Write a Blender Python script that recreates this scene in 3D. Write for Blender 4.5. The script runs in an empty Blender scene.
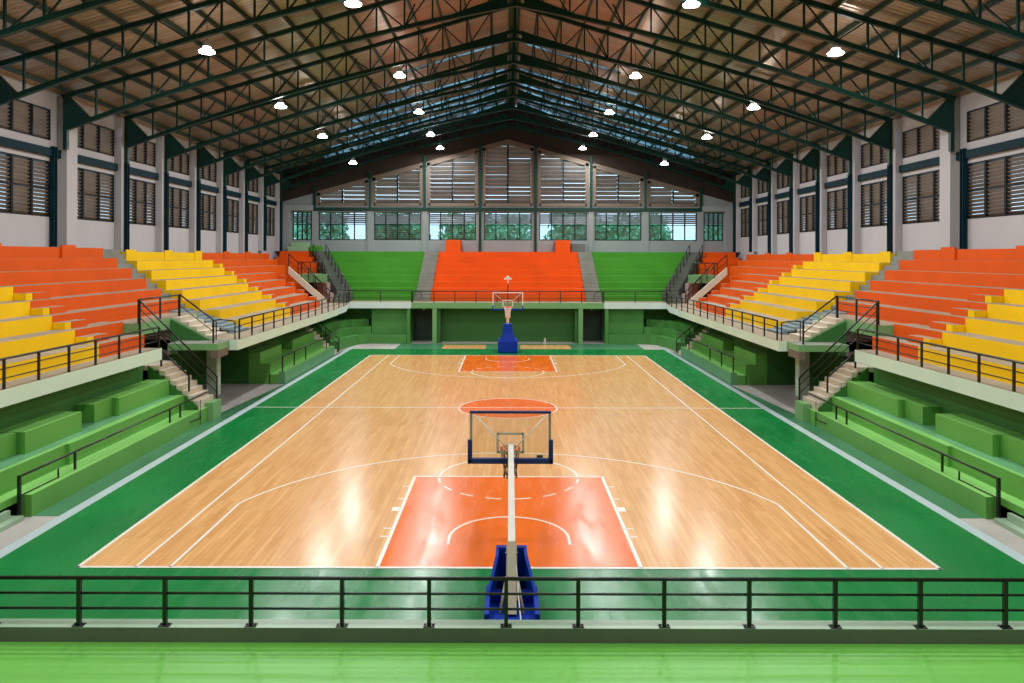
import bpy, bmesh, math, random
from mathutils import Vector, Matrix

random.seed(7)
SC = bpy.context.scene
COL = SC.collection
PI = math.pi

# ---------------------------------------------------------------- materials
def lin(c):
    out = []
    for v in c:
        v = v / 255.0
        out.append(v / 12.92 if v <= 0.04045 else ((v + 0.055) / 1.055) ** 2.4)
    return (out[0], out[1], out[2], 1.0)

def paint(name, rgb, rough=0.5, var=0.10, scale=1.2, metal=0.0, spec=0.5, bump=0.0, bscale=30, stretch=(1, 1, 1), rvar=0.0):
    m = bpy.data.materials.new(name)
    m.use_nodes = True
    nt = m.node_tree
    b = nt.nodes['Principled BSDF']
    tc = nt.nodes.new('ShaderNodeTexCoord')
    mp = nt.nodes.new('ShaderNodeMapping')
    mp.inputs['Scale'].default_value = stretch
    nt.links.new(tc.outputs['Object'], mp.inputs['Vector'])
    nz = nt.nodes.new('ShaderNodeTexNoise')
    nz.inputs['Scale'].default_value = scale
    nz.inputs['Detail'].default_value = 5
    nt.links.new(mp.outputs[0], nz.inputs['Vector'])
    rp = nt.nodes.new('ShaderNodeValToRGB')
    base = lin(rgb)
    rp.color_ramp.elements[0].position = 0.3
    rp.color_ramp.elements[1].position = 0.7
    rp.color_ramp.elements[0].color = [c * (1 - var) for c in base[:3]] + [1]
    rp.color_ramp.elements[1].color = [min(1, c * (1 + var)) for c in base[:3]] + [1]
    nt.links.new(nz.outputs['Fac'], rp.inputs['Fac'])
    nt.links.new(rp.outputs['Color'], b.inputs['Base Color'])
    b.inputs['Roughness'].default_value = rough
    if rvar:
        mq = nt.nodes.new('ShaderNodeMapping')
        mq.inputs['Scale'].default_value = (2.6, 0.5, 1)
        mq.inputs['Rotation'].default_value = (0, 0, 0.2)
        nt.links.new(tc.outputs['Object'], mq.inputs['Vector'])
        nq = nt.nodes.new('ShaderNodeTexNoise')
        nq.inputs['Scale'].default_value = 1.5
        nq.inputs['Detail'].default_value = 8
        nt.links.new(mq.outputs[0], nq.inputs['Vector'])
        mr = nt.nodes.new('ShaderNodeMapRange')
        mr.inputs['From Min'].default_value = 0.35
        mr.inputs['From Max'].default_value = 0.65
        mr.inputs['To Min'].default_value = rough - rvar
        mr.inputs['To Max'].default_value = rough + rvar
        nt.links.new(nq.outputs['Fac'], mr.inputs['Value'])
        nt.links.new(mr.outputs[0], b.inputs['Roughness'])
    b.inputs['Metallic'].default_value = metal
    b.inputs['Specular IOR Level'].default_value = spec
    if bump:
        nb = nt.nodes.new('ShaderNodeTexNoise')
        nb.inputs['Scale'].default_value = bscale
        nt.links.new(mp.outputs[0], nb.inputs['Vector'])
        bp = nt.nodes.new('ShaderNodeBump')
        bp.inputs['Strength'].default_value = bump
        bp.inputs['Distance'].default_value = 0.02
        nt.links.new(nb.outputs['Fac'], bp.inputs['Height'])
        nt.links.new(bp.outputs['Normal'], b.inputs['Normal'])
    return m

def wood_material():
    m = bpy.data.materials.new('court_planks')
    m.use_nodes = True
    nt = m.node_tree
    b = nt.nodes['Principled BSDF']
    tc = nt.nodes.new('ShaderNodeTexCoord')
    mp = nt.nodes.new('ShaderNodeMapping')
    mp.inputs['Rotation'].default_value = (0, 0, PI / 2)
    nt.links.new(tc.outputs['Object'], mp.inputs['Vector'])
    br = nt.nodes.new('ShaderNodeTexBrick')
    br.inputs['Color1'].default_value = lin((236, 182, 120))
    br.inputs['Color2'].default_value = lin((224, 164, 100))
    br.inputs['Mortar'].default_value = lin((198, 134, 74))
    br.inputs['Scale'].default_value = 1.0
    br.inputs['Mortar Size'].default_value = 0.003
    br.inputs['Brick Width'].default_value = 1.6
    br.inputs['Row Height'].default_value = 0.11
    br.offset = 0.37
    nt.links.new(mp.outputs[0], br.inputs['Vector'])
    mp2 = nt.nodes.new('ShaderNodeMapping')
    mp2.inputs['Scale'].default_value = (7, 0.5, 1)
    nt.links.new(tc.outputs['Object'], mp2.inputs['Vector'])
    nz = nt.nodes.new('ShaderNodeTexNoise')
    nz.inputs['Scale'].default_value = 1.6
    nz.inputs['Detail'].default_value = 6
    nt.links.new(mp2.outputs[0], nz.inputs['Vector'])
    rp = nt.nodes.new('ShaderNodeValToRGB')
    rp.color_ramp.elements[0].position = 0.3
    rp.color_ramp.elements[1].position = 0.7
    rp.color_ramp.elements[0].color = (0.80, 0.78, 0.74, 1)
    rp.color_ramp.elements[1].color = (1.0, 1.0, 1.0, 1)
    nt.links.new(nz.outputs['Fac'], rp.inputs['Fac'])
    mx = nt.nodes.new('ShaderNodeMix')
    mx.data_type = 'RGBA'
    mx.blend_type = 'MULTIPLY'
    mx.inputs['Factor'].default_value = 1.0
    nt.links.new(br.outputs['Color'], mx.inputs['A'])
    nt.links.new(rp.outputs['Color'], mx.inputs['B'])
    nt.links.new(mx.outputs['Result'], b.inputs['Base Color'])
    nr = nt.nodes.new('ShaderNodeTexNoise')
    nr.inputs['Scale'].default_value = 0.8
    nt.links.new(mp2.outputs[0], nr.inputs['Vector'])
    mr = nt.nodes.new('ShaderNodeMapRange')
    mr.inputs['To Min'].default_value = 0.17
    mr.inputs['To Max'].default_value = 0.26
    nt.links.new(nr.outputs['Fac'], mr.inputs['Value'])
    nt.links.new(mr.outputs[0], b.inputs['Roughness'])
    b.inputs['Specular IOR Level'].default_value = 0.4
    return m

def roof_material():
    m = bpy.data.materials.new('ribbed_roof_sheet')
    m.use_nodes = True
    nt = m.node_tree
    b = nt.nodes['Principled BSDF']
    tc = nt.nodes.new('ShaderNodeTexCoord')
    wv = nt.nodes.new('ShaderNodeTexWave')
    wv.wave_type = 'BANDS'
    wv.bands_direction = 'Y'
    wv.inputs['Scale'].default_value = 1.3
    wv.inputs['Distortion'].default_value = 0.15
    wv.inputs['Detail'].default_value = 1.0
    nt.links.new(tc.outputs['Object'], wv.inputs['Vector'])
    mp = nt.nodes.new('ShaderNodeMapping')
    mp.inputs['Scale'].default_value = (0.25, 1.6, 0.25)
    nt.links.new(tc.outputs['Object'], mp.inputs['Vector'])
    nz = nt.nodes.new('ShaderNodeTexNoise')
    nz.inputs['Scale'].default_value = 1.4
    nz.inputs['Detail'].default_value = 6
    nt.links.new(mp.outputs[0], nz.inputs['Vector'])
    rp = nt.nodes.new('ShaderNodeValToRGB')
    rp.color_ramp.elements[0].position = 0.3
    rp.color_ramp.elements[1].position = 0.72
    rp.color_ramp.elements[0].color = lin((176, 152, 132))
    rp.color_ramp.elements[1].color = lin((206, 184, 164))
    nt.links.new(nz.outputs['Fac'], rp.inputs['Fac'])
    mx = nt.nodes.new('ShaderNodeMix')
    mx.data_type = 'RGBA'
    mx.blend_type = 'MULTIPLY'
    mx.inputs['Factor'].default_value = 0.22
    nt.links.new(rp.outputs['Color'], mx.inputs['A'])
    nt.links.new(wv.outputs['Color'], mx.inputs['B'])
    nt.links.new(mx.outputs['Result'], b.inputs['Base Color'])
    b.inputs['Metallic'].default_value = 0.5
    b.inputs['Roughness'].default_value = 0.28
    bp = nt.nodes.new('ShaderNodeBump')
    bp.inputs['Strength'].default_value = 0.5
    bp.inputs['Distance'].default_value = 0.02
    nt.links.new(wv.outputs['Fac'], bp.inputs['Height'])
    nt.links.new(bp.outputs['Normal'], b.inputs['Normal'])
    return m

def glass_material(name, tint, gloss=0.12):
    m = bpy.data.materials.new(name)
    m.use_nodes = True
    nt = m.node_tree
    nt.nodes.clear()
    out = nt.nodes.new('ShaderNodeOutputMaterial')
    tr = nt.nodes.new('ShaderNodeBsdfTransparent')
    tr.inputs['Color'].default_value = tint
    gl = nt.nodes.new('ShaderNodeBsdfGlossy')
    gl.inputs['Roughness'].default_value = 0.08
    mix = nt.nodes.new('ShaderNodeMixShader')
    mix.inputs['Fac'].default_value = gloss
    nt.links.new(tr.outputs[0], mix.inputs[1])
    nt.links.new(gl.outputs[0], mix.inputs[2])
    nt.links.new(mix.outputs[0], out.inputs['Surface'])
    return m

def frosted_material():
    m = bpy.data.materials.new('frosted_glass_blade')
    m.use_nodes = True
    nt = m.node_tree
    nt.nodes.clear()
    out = nt.nodes.new('ShaderNodeOutputMaterial')
    tl = nt.nodes.new('ShaderNodeBsdfTranslucent')
    tl.inputs['Color'].default_value = lin((150, 162, 172))
    df = nt.nodes.new('ShaderNodeBsdfPrincipled')
    df.inputs['Base Color'].default_value = lin((150, 152, 152))
    df.inputs['Roughness'].default_value = 0.35
    mix = nt.nodes.new('ShaderNodeMixShader')
    mix.inputs['Fac'].default_value = 0.5
    nt.links.new(tl.outputs[0], mix.inputs[1])
    nt.links.new(df.outputs[0], mix.inputs[2])
    nt.links.new(mix.outputs[0], out.inputs['Surface'])
    return m

def emit_material(name, rgb, strength):
    m = bpy.data.materials.new(name)
    m.use_nodes = True
    nt = m.node_tree
    b = nt.nodes['Principled BSDF']
    b.inputs['Base Color'].default_value = lin(rgb)
    b.inputs['Emission Color'].default_value = lin(rgb)
    b.inputs['Emission Strength'].default_value = strength
    return m

def leaf_material(name, a, b_):
    return paint(name, a, 0.6, 0.45, 3.0)

def blue_sheet_material():  # sheet added to bring blue light to the roof's far end
    m = bpy.data.materials.new('translucent_sheet')
    m.use_nodes = True
    nt = m.node_tree
    nt.nodes.clear()
    out = nt.nodes.new('ShaderNodeOutputMaterial')
    tc = nt.nodes.new('ShaderNodeTexCoord')
    nz = nt.nodes.new('ShaderNodeTexNoise'); nz.inputs['Scale'].default_value = 1.3
    nt.links.new(tc.outputs['Object'], nz.inputs['Vector'])
    rp = nt.nodes.new('ShaderNodeValToRGB')
    rp.color_ramp.elements[0].position = 0.35; rp.color_ramp.elements[1].position = 0.65
    rp.color_ramp.elements[0].color = (0.18, 0.27, 0.32, 1); rp.color_ramp.elements[1].color = (0.52, 0.72, 0.78, 1)
    nt.links.new(nz.outputs['Fac'], rp.inputs['Fac'])
    tl = nt.nodes.new('ShaderNodeBsdfTransparent')
    nt.links.new(rp.outputs[0], tl.inputs['Color'])
    df = nt.nodes.new('ShaderNodeBsdfDiffuse'); df.inputs['Color'].default_value = lin((150, 150, 150))
    mix = nt.nodes.new('ShaderNodeMixShader'); mix.inputs['Fac'].default_value = 0.3
    nt.links.new(tl.outputs[0], mix.inputs[1]); nt.links.new(df.outputs[0], mix.inputs[2])
    nt.links.new(mix.outputs[0], out.inputs['Surface'])
    return m

M = {}
M['added_skylight'] = blue_sheet_material()
M['wood'] = wood_material()
M['green_floor'] = paint('green_floor_paint', (16, 118, 56), 0.24, 0.14, 0.5, spec=0.3, rvar=0.06)
M['orange_floor'] = paint('orange_floor_paint', (228, 104, 8), 0.24, 0.08, 0.6, spec=0.28, rvar=0.06)
M['white_line'] = paint('white_line_paint', (232, 226, 214), 0.3, 0.04)
M['strip'] = paint('pale_strip_paint', (178, 192, 194), 0.35, 0.06)
M['apron'] = paint('worn_green_concrete', (62, 118, 82), 0.35, 0.22, 0.5)
M['concrete'] = paint('bare_concrete', (168, 162, 156), 0.6, 0.14, 0.8, bump=0.1)
M['cream_step'] = paint('cream_concrete', (200, 188, 168), 0.7, 0.10, 1.0)
M['grey_step'] = paint('grey_concrete_step', (128, 128, 118), 0.7, 0.15, 1.0)
M['shaded_step'] = paint('shaded_grey_step', (92, 98, 88), 0.75, 0.15, 1.0)  # greenish dark paint, with the corner's shade also put into the colour
M['blue_step'] = paint('blue_grey_step', (120, 136, 140), 0.7, 0.12, 1.0)
M['tread'] = paint('dusty_tread', (150, 136, 114), 0.7, 0.16, 0.9)
M['orange'] = paint('orange_stand_paint', (216, 82, 0), 0.6, 0.07, 0.7, spec=0.25)
M['yellow'] = paint('yellow_stand_paint', (238, 190, 0), 0.6, 0.06, 0.7, spec=0.25)
M['green_seat'] = paint('green_stand_paint', (64, 136, 36), 0.6, 0.09, 0.7, spec=0.25)
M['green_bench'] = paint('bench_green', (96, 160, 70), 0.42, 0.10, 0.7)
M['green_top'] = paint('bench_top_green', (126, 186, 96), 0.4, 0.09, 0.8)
M['green_walk'] = paint('walkway_green', (92, 146, 104), 0.4, 0.16, 0.8)
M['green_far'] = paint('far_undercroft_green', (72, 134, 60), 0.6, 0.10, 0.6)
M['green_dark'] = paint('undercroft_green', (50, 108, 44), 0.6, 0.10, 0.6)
M['green_front'] = paint('bright_green_ledge', (108, 186, 74), 0.4, 0.07, 0.5, stretch=(0.3, 2, 1))
M['curb_face'] = paint('curb_grey_green', (118, 116, 114), 0.5, 0.16, 0.6)
M['curb_top'] = paint('curb_top', (150, 176, 148), 0.35, 0.16, 0.6)
M['fascia'] = paint('mint_fascia', (202, 222, 202), 0.6, 0.05, 0.6)
M['fascia_green'] = paint('green_fascia', (112, 160, 102), 0.6, 0.06, 0.6)
M['fascia_white'] = paint('white_fascia', (206, 222, 216), 0.6, 0.05, 0.6)
M['wall'] = paint('painted_wall', (176, 172, 174), 0.75, 0.05, 0.5)
M['wall_far'] = paint('end_wall_paint', (136, 142, 142), 0.75, 0.06, 0.5)
M['beige'] = paint('beige_concrete', (108, 94, 82), 0.75, 0.07, 0.5)
M['gable'] = paint('brown_gable_board', (50, 40, 34), 0.8, 0.12, 0.8, spec=0.2)
M['teal_beam'] = paint('teal_steel', (4, 38, 48), 0.6, 0.1, 1.0, spec=0.12)
M['steel'] = paint('dark_green_steel', (8, 50, 40), 0.42, 0.15, 1.5, spec=0.3)
M['steel_purlin'] = paint('purlin_steel', (30, 56, 42), 0.5, 0.15, 1.5)
M['black'] = paint('black_rail_paint', (22, 26, 26), 0.35, 0.15, 2.0)
M['frame_black'] = paint('dark_window_frame', (24, 28, 30), 0.6, 0.1, 2.0, spec=0.2)
M['slat'] = paint('weathered_slat', (128, 112, 98), 0.6, 0.16, 1.4, stretch=(0.4, 0.4, 3))
M['slat_grey'] = paint('grey_louvre', (136, 130, 126), 0.55, 0.2, 1.4, stretch=(0.4, 0.4, 3))
M['roof'] = roof_material()
M['glass'] = glass_material('clear_pane', (0.86, 0.95, 0.95, 1))
M['glass_board'] = glass_material('board_glass', (0.95, 0.93, 0.90, 1), 0.05)
M['frosted'] = frosted_material()
M['navy'] = paint('navy_padding', (22, 52, 112), 0.5, 0.1, 3.0)
M['blue'] = paint('blue_padding', (2, 50, 158), 0.55, 0.1, 3.0, spec=0.2)
M['pole_grey'] = paint('grey_beige_steel', (172, 164, 140), 0.45, 0.08, 3.0)
M['pole_white'] = paint('white_steel', (226, 222, 212), 0.4, 0.06, 3.0)
M['frame_grey'] = paint('grey_board_frame', (168, 162, 150), 0.45, 0.06, 3.0)
M['rim'] = paint('orange_rim', (226, 76, 30), 0.4, 0.08, 3.0)
M['net_white'] = paint('white_net', (236, 228, 220), 0.8, 0.05, 3.0)
M['net_old'] = paint('old_net', (110, 84, 64), 0.8, 0.2, 3.0)
M['door'] = paint('dark_green_door', (34, 58, 42), 0.5, 0.12, 1.0)
M['tunnel_shade'] = paint('shaded_passage', (18, 26, 16), 0.8, 0.12, 1.0)  # near black: the passages' lack of light is put into the colour
M['pinkish'] = paint('pinkish_render', (170, 146, 142), 0.8, 0.08, 1.0)
M['aluminium'] = paint('aluminium_shade', (176, 180, 182), 0.35, 0.08, 3.0, metal=0.6)
M['lamp'] = emit_material('lamp_glow', (255, 252, 246), 18.0)
M['bark'] = paint('bark', (86, 72, 58), 0.9, 0.3, 4.0)
M['leaf'] = leaf_material('foliage', (96, 190, 140), None)
M['leaf2'] = leaf_material('light_foliage', (156, 224, 184), None)
M['soil'] = paint('outside_ground', (96, 118, 80), 0.9, 0.2, 0.2)
M['pale_block'] = paint('pale_render', (214, 220, 222), 0.8, 0.05, 0.3)
M['cone'] = paint('white_plastic', (226, 214, 206), 0.5, 0.05, 3.0)
M['grey_box'] = paint('grey_board', (92, 96, 94), 0.6, 0.1, 2.0)
M['pale_green'] = paint('pale_green_board', (136, 168, 132), 0.6, 0.08, 2.0)

# ---------------------------------------------------------------- mesh helpers
WLOC = {}

class MB:
    def __init__(s):
        s.v = []; s.f = []; s.m = []; s.sm = []
    def add(s, vs, fs, mats=0, smooth=False):
        o = len(s.v)
        s.v += [tuple(p) for p in vs]
        for i, f in enumerate(fs):
            s.f.append(tuple(o + k for k in f))
            s.m.append(mats[i] if isinstance(mats, (list, tuple)) else mats)
            s.sm.append(smooth)
    def box(s, x0, x1, y0, y1, z0, z1, m=0, top=None, bottom=None):
        x0, x1 = min(x0, x1), max(x0, x1)
        y0, y1 = min(y0, y1), max(y0, y1)
        z0, z1 = min(z0, z1), max(z0, z1)
        vs = [(x0, y0, z0), (x1, y0, z0), (x1, y1, z0), (x0, y1, z0), (x0, y0, z1), (x1, y0, z1), (x1, y1, z1), (x0, y1, z1)]
        t = m if top is None else top
        bt = m if bottom is None else bottom
        s.add(vs, [(0, 3, 2, 1), (4, 5, 6, 7), (0, 1, 5, 4), (1, 2, 6, 5), (2, 3, 7, 6), (3, 0, 4, 7)], [bt, t, m, m, m, m])
        return s
    def prism(s, poly, axis, a, b, m=0, top=None):
        # poly: list of 2D points; axis 'z': (x,y) extruded in z; 'y': (x,z) along y; 'x': (y,z) along x
        def P(p, t):
            if axis == 'z': return (p[0], p[1], t)
            if axis == 'y': return (p[0], t, p[1])
            return (t, p[0], p[1])
        n = len(poly)
        vs = [P(p, a) for p in poly] + [P(p, b) for p in poly]
        fs = [tuple(range(n)), tuple(range(2 * n - 1, n - 1, -1))]
        ms = [m, m if top is None else top]
        for i in range(n):
            j = (i + 1) % n
            fs.append((i, i + n, j + n, j)); ms.append(m)
        s.add(vs, fs, ms)
        return s
    def beam(s, p, q, w, h, m=0, up=(0, 0, 1)):
        p, q, up = Vector(p), Vector(q), Vector(up)
        d = (q - p).normalized()
        a = d.cross(up)
        if a.length < 1e-4: a = d.cross(Vector((0, 1, 0)))
        a.normalize()
        b = a.cross(d).normalized()
        a *= w / 2; b *= h / 2
        vs = [p - a - b, p + a - b, p + a + b, p - a + b, q - a - b, q + a - b, q + a + b, q - a + b]
        s.add(vs, [(0, 3, 2, 1), (4, 5, 6, 7), (0, 1, 5, 4), (1, 2, 6, 5), (2, 3, 7, 6), (3, 0, 4, 7)], m)
        return s
    def tube(s, pts, r, n=8, m=0, closed=False):
        pts = [Vector(p) for p in pts]
        rings = []
        N = len(pts)
        for i, p in enumerate(pts):
            if closed:
                d = pts[(i + 1) % N] - pts[i - 1]
            elif i == 0: d = pts[1] - p
            elif i == N - 1: d = p - pts[i - 1]
            else: d = (pts[i + 1] - p).normalized() + (p - pts[i - 1]).normalized()
            if d.length < 1e-6: d = Vector((0, 0, 1))
            d.normalize()
            a = d.cross(Vector((0, 0, 1)))
            if a.length < 1e-3: a = d.cross(Vector((0, 1, 0)))
            a.normalize(); b = d.cross(a).normalized()
            rings.append([p + (a * math.cos(t) + b * math.sin(t)) * r for t in [2 * PI * k / n for k in range(n)]])
        vs = [v for rg in rings for v in rg]
        fs = []
        R = N if closed else N - 1
        for i in range(R):
            j = (i + 1) % N
            for k in range(n):
                l = (k + 1) % n
                fs.append((i * n + k, i * n + l, j * n + l, j * n + k))
        if not closed:
            fs.append(tuple(range(n - 1, -1, -1))); fs.append(tuple((N - 1) * n + k for k in range(n)))
        s.add(vs, fs, m, True)
        return s
    def lathe(s, prof, c, n=16, m=0, cap0=True, cap1=True):
        vs = []; fs = []
        for r, z in prof:
            for k in range(n):
                t = 2 * PI * k / n
                vs.append((c[0] + r * math.cos(t), c[1] + r * math.sin(t), c[2] + z))
        L = len(prof)
        for i in range(L - 1):
            for k in range(n):
                l = (k + 1) % n
                fs.append((i * n + k, i * n + l, (i + 1) * n + l, (i + 1) * n + k))
        if cap0: fs.append(tuple(range(n - 1, -1, -1)))
        if cap1: fs.append(tuple((L - 1) * n + k for k in range(n)))
        s.add(vs, fs, m, True)
        return s
    def build(s, name, mats, parent=None, at=None, bevel=0.0):
        if not isinstance(mats, (list, tuple)): mats = [mats]
        base = Vector((0, 0, 0))
        if parent is not None: base = WLOC[parent.name]
        org = Vector(at) if at is not None else base
        me = bpy.data.meshes.new(name)
        me.from_pydata([tuple(Vector(p) - org) for p in s.v], [], s.f)
        for k in mats: me.materials.append(M[k] if isinstance(k, str) else k)
        me.polygons.foreach_set('material_index', s.m)
        me.polygons.foreach_set('use_smooth', s.sm)
        me.update()
        bm = bmesh.new(); bm.from_mesh(me)
        bmesh.ops.recalc_face_normals(bm, faces=bm.faces)
        bm.to_mesh(me); bm.free()
        o = bpy.data.objects.new(name, me)
        COL.objects.link(o)
        if parent is not None: o.parent = parent
        o.location = org - base
        WLOC[o.name] = org
        if bevel:
            md = o.modifiers.new('edge', 'BEVEL'); md.width = bevel; md.segments = 2; md.limit_method = 'ANGLE'
        return o

def tag(o, label, cat, group=None, kind=None):
    if label: o['label'] = label
    if cat: o['category'] = cat
    if group: o['group'] = group
    if kind: o['kind'] = kind
    return o

def thing(name, label, cat, loc=(0, 0, 0), group=None):
    o = bpy.data.objects.new(name, None)
    COL.objects.link(o)
    o.location = loc
    o.empty_display_size = 0.2
    WLOC[o.name] = Vector(loc)
    return tag(o, label, cat, group)

def struct(name, mb, mats, label=None, cat=None, at=None):
    o = mb.build(name, mats, None, at)
    o['kind'] = 'structure'
    if label: o['label'] = label
    if cat: o['category'] = cat
    return o

def copy_tree(o, parent=None):
    c = o.copy(); COL.objects.link(c)
    WLOC[c.name] = WLOC[o.name]
    if parent is not None: c.parent = parent
    for ch in list(o.children): copy_tree(ch, c)
    return c

ORD = ['first', 'second', 'third', 'fourth', 'fifth', 'sixth', 'seventh', 'eighth', 'ninth', 'tenth', 'eleventh', 'twelfth',
       'thirteenth', 'fourteenth', 'fifteenth', 'sixteenth', 'seventeenth']
def side(s): return 'left' if s < 0 else 'right'

# ---------------------------------------------------------------- main dimensions
W = 16.75          # side wall inner face
WC = 16.40         # pilaster face
YF = 54.9          # far wall
YB = -8.0          # wall behind the camera
COLS = [15.7, 19.6, 23.6, 27.75, 32.2, 35.95, 39.7, 43.4, 47.0, 50.6, 54.2]
def zt(x): return 11.3 + (16.45 - abs(x)) * 0.30
def zb(x): return 14.75 - 0.19 * abs(x) - 0.0057 * x * x
def zroof(x): return zt(x) + 0.26
XR = 0.26          # the ridge sits slightly off the hall's middle line
def fx(s, x): return XR + x * (s * 16.4 - XR) / 16.4

# ---------------------------------------------------------------- floor and court
mb = MB(); mb.box(-17.2, 17.2, YB, YF + 0.3, -0.3, 0.0); struct('floor', mb, 'concrete')
mb = MB(); mb.box(-9.1, 9.1, 10.40, 43.8, 0.0, 0.004); struct('floor_green', mb, 'green_floor')
mb = MB()
for s in (-1, 1): mb.box(s * 9.1, s * 9.35, 10.40, 44.9, 0.0, 0.006)
struct('floor_strip', mb, 'strip')
mb = MB()
for s in (-1, 1):
    mb.box(s * 9.35, s * 9.92, 15.6, 24.9, 0.0, 0.003)
    mb.box(s * 9.35, s * 9.47, 24.9, 42.4, 0.0, 0.003)
mb.box(-6.6, 8.0, 43.8, 46.5, 0.0, 0.003)
for s in (-1, 1): mb.prism([(s * 9.1, 24.9), (s * 10.0, 24.9), (s * 9.45, 31.8), (s * 9.1, 31.8)], 'z', 0.0, 0.0035)
struct('floor_apron', mb, 'apron')
mb = MB(); mb.box(-7.5, 7.5, 13.05, 41.05, 0.004, 0.008)
for x0, x1 in ((-3.9, -1.3), (0.75, 3.75)): mb.box(x0, x1, 43.95, 45.9, 0.003, 0.0065)
struct('floor_wood', mb, 'wood')
mb = MB()
mb.box(-2.3, 2.3, 13.05, 18.45, 0.008, 0.0095)
mb.box(-2.3, 2.3, 35.2, 41.05, 0.008, 0.0095)
mb.prism([(1.74 * math.cos(2 * PI * k / 64), 26.85 + 1.74 * math.sin(2 * PI * k / 64)) for k in range(64)], 'z', 0.008, 0.0095)
struct('floor_paint', mb, 'orange_floor')

LW = 0.055
mb = MB()
Z0, Z1 = 0.0095, 0.0115
def hline(x0, x1, y, w=LW): mb.box(x0, x1, y - w / 2, y + w / 2, Z0, Z1)
def vline(x, y0, y1, w=LW): mb.box(x - w / 2, x + w / 2, y0, y1, Z0, Z1)
def arc(cx, cy, r, a0, a1, n=48, w=LW):
    for i in range(n):
        t0 = a0 + (a1 - a0) * i / n; t1 = a0 + (a1 - a0) * (i + 1) / n
        mb.prism([(cx + (r + k * w / 2) * math.cos(t), cy + (r + k * w / 2) * math.sin(t)) for t, k in ((t0, -1), (t0, 1), (t1, 1), (t1, -1))], 'z', Z0, Z1)
for s in (-1, 1):
    vline(s * 7.5, 13.02, 41.08, 0.07)
    vline(s * 6.5, 13.05, 41.05, 0.05)
hline(-7.53, 7.53, 13.05, 0.07); hline(-7.53, 7.53, 41.05, 0.07)
hline(-9.1, 9.1, 26.85, 0.06)
arc(0, 26.85, 1.75, 0, 2 * PI, 64)
for d, base, ft in ((1, 13.05, 18.45), (-1, 41.05, 35.2)):
    for s in (-1, 1):
        vline(s * 2.3, min(base, ft), max(base, ft), 0.07)
        yj = base + d * 3.35
        vline(s * 5.9, min(base, yj), max(base, yj))
        for k in (1.45, 1.88): hline(s * 2.3, s * 2.48, base + d * k, 0.05)
        mb.box(s * 2.32, s * 2.5, base + d * 2.9, base + d * 3.15, Z0, Z1)
        for k in (3.7, 4.6): hline(s * 2.3, s * 2.48, base + d * k, 0.05)
    hline(-2.33, 2.33, ft, 0.07)
    cy = base + d * 1.4
    a = math.acos(5.9 / 6.22)
    if d > 0:
        arc(0, cy, 6.22, a, PI - a, 72)
        arc(0, ft, 1.7, 0, PI)
        for k in range(8):
            arc(0, ft, 1.7, PI + PI * (k + 0.2) / 8, PI + PI * (k + 0.75) / 8, 5)
        arc(0, cy, 1.15, 0, PI, 32)
    else:
        arc(0, cy, 6.22, PI + a, 2 * PI - a, 72)
        arc(0, ft, 1.7, PI, 2 * PI)
        for k in range(8):
            arc(0, ft, 1.7, PI * (k + 0.2) / 8, PI * (k + 0.75) / 8, 5)
        arc(0, cy, 1.15, PI, 2 * PI, 32)
    for s in (-1, 1):
        vline(s * 1.15, min(cy, cy - d * 0.35), max(cy, cy - d * 0.35))
struct('floor_marking', mb, 'white_line')

# ---------------------------------------------------------------- near ledge with the railing in front of the camera
mb = MB(); mb.box(-9.6, 9.6, 10.14, 10.38, 0.0, 0.40, 0, 1)
tag(mb.build('concrete_curb', ['curb_face', 'curb_top'], None, (0, 10.14, 0)), 'low grey green concrete curb carrying the black railing before the court', 'curb')
mb = MB(); mb.box(-9.6, 9.6, 3.0, 10.14, 0.0, 0.20)
tag(mb.build('concrete_ledge', ['green_front'], None, (0, 10, 0)), 'broad bright green ledge at the bottom of the view', 'ledge')

def seg_points(pts, dists):
    P = [Vector(p) for p in pts]
    L = [0]
    for a, b in zip(P, P[1:]): L.append(L[-1] + (b - a).length)
    out = []
    for d in dists:
        d = max(0, min(L[-1], d))
        for i in range(len(P) - 1):
            if d <= L[i + 1] + 1e-6:
                t = (d - L[i]) / max(1e-6, (L[i + 1] - L[i]))
                out.append(P[i].lerp(P[i + 1], t)); break
    return out, L[-1]

def guard(name, label, cat, pts, h, mids=(0.34, 0.67), spacing=1.17, dists=None, rt=0.028, rm=0.015, rp=0.024, group=None, plates=False, matn='black'):
    base = Vector(pts[0])
    t = thing(name, label, cat, tuple(base), group)
    up = Vector((0, 0, h))
    MB().tube([Vector(p) + up for p in pts], rt, 8).build('top_rail', matn, t)
    for k in mids:
        MB().tube([Vector(p) + up * k for p in pts], rm, 6).build('middle_rail', matn, t)
    _, L = seg_points(pts, [0])
    if dists is None:
        n = max(1, round(L / spacing))
        dists = [L * i / n for i in range(n + 1)]
    ps, _ = seg_points(pts, dists)
    for p in ps:
        m = MB()
        m.box(p.x - rp, p.x + rp, p.y - rp, p.y + rp, p.z, p.z + h)
        po = m.build('post', matn, t)
        if plates:
            m = MB()
            m.box(p.x - 0.075, p.x + 0.075, p.y - 0.05, p.y + 0.05, p.z, p.z + 0.014)
            for a in (-1, 1): m.lathe([(0.012, 0.014), (0.012, 0.03)], (p.x + a * 0.055, p.y, p.z), 6)
            m.build('base_plate', matn, po)
    return t

posts = [(u - 507) * 10.2 / 750 - 0.05 for u in (-91, -5.5, 80, 166, 252, 343, 430, 507, 579, 665, 750, 836, 921, 1006, 1092)]
guard('guard_railing', 'black steel railing on the low curb across the whole near side', 'railing', [(posts[0], 10.2, 0.40), (posts[-1], 10.2, 0.40)], 0.645,
      (0.36, 0.68), dists=[p - posts[0] for p in posts], rt=0.027, rm=0.017, rp=0.026, plates=True)

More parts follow.
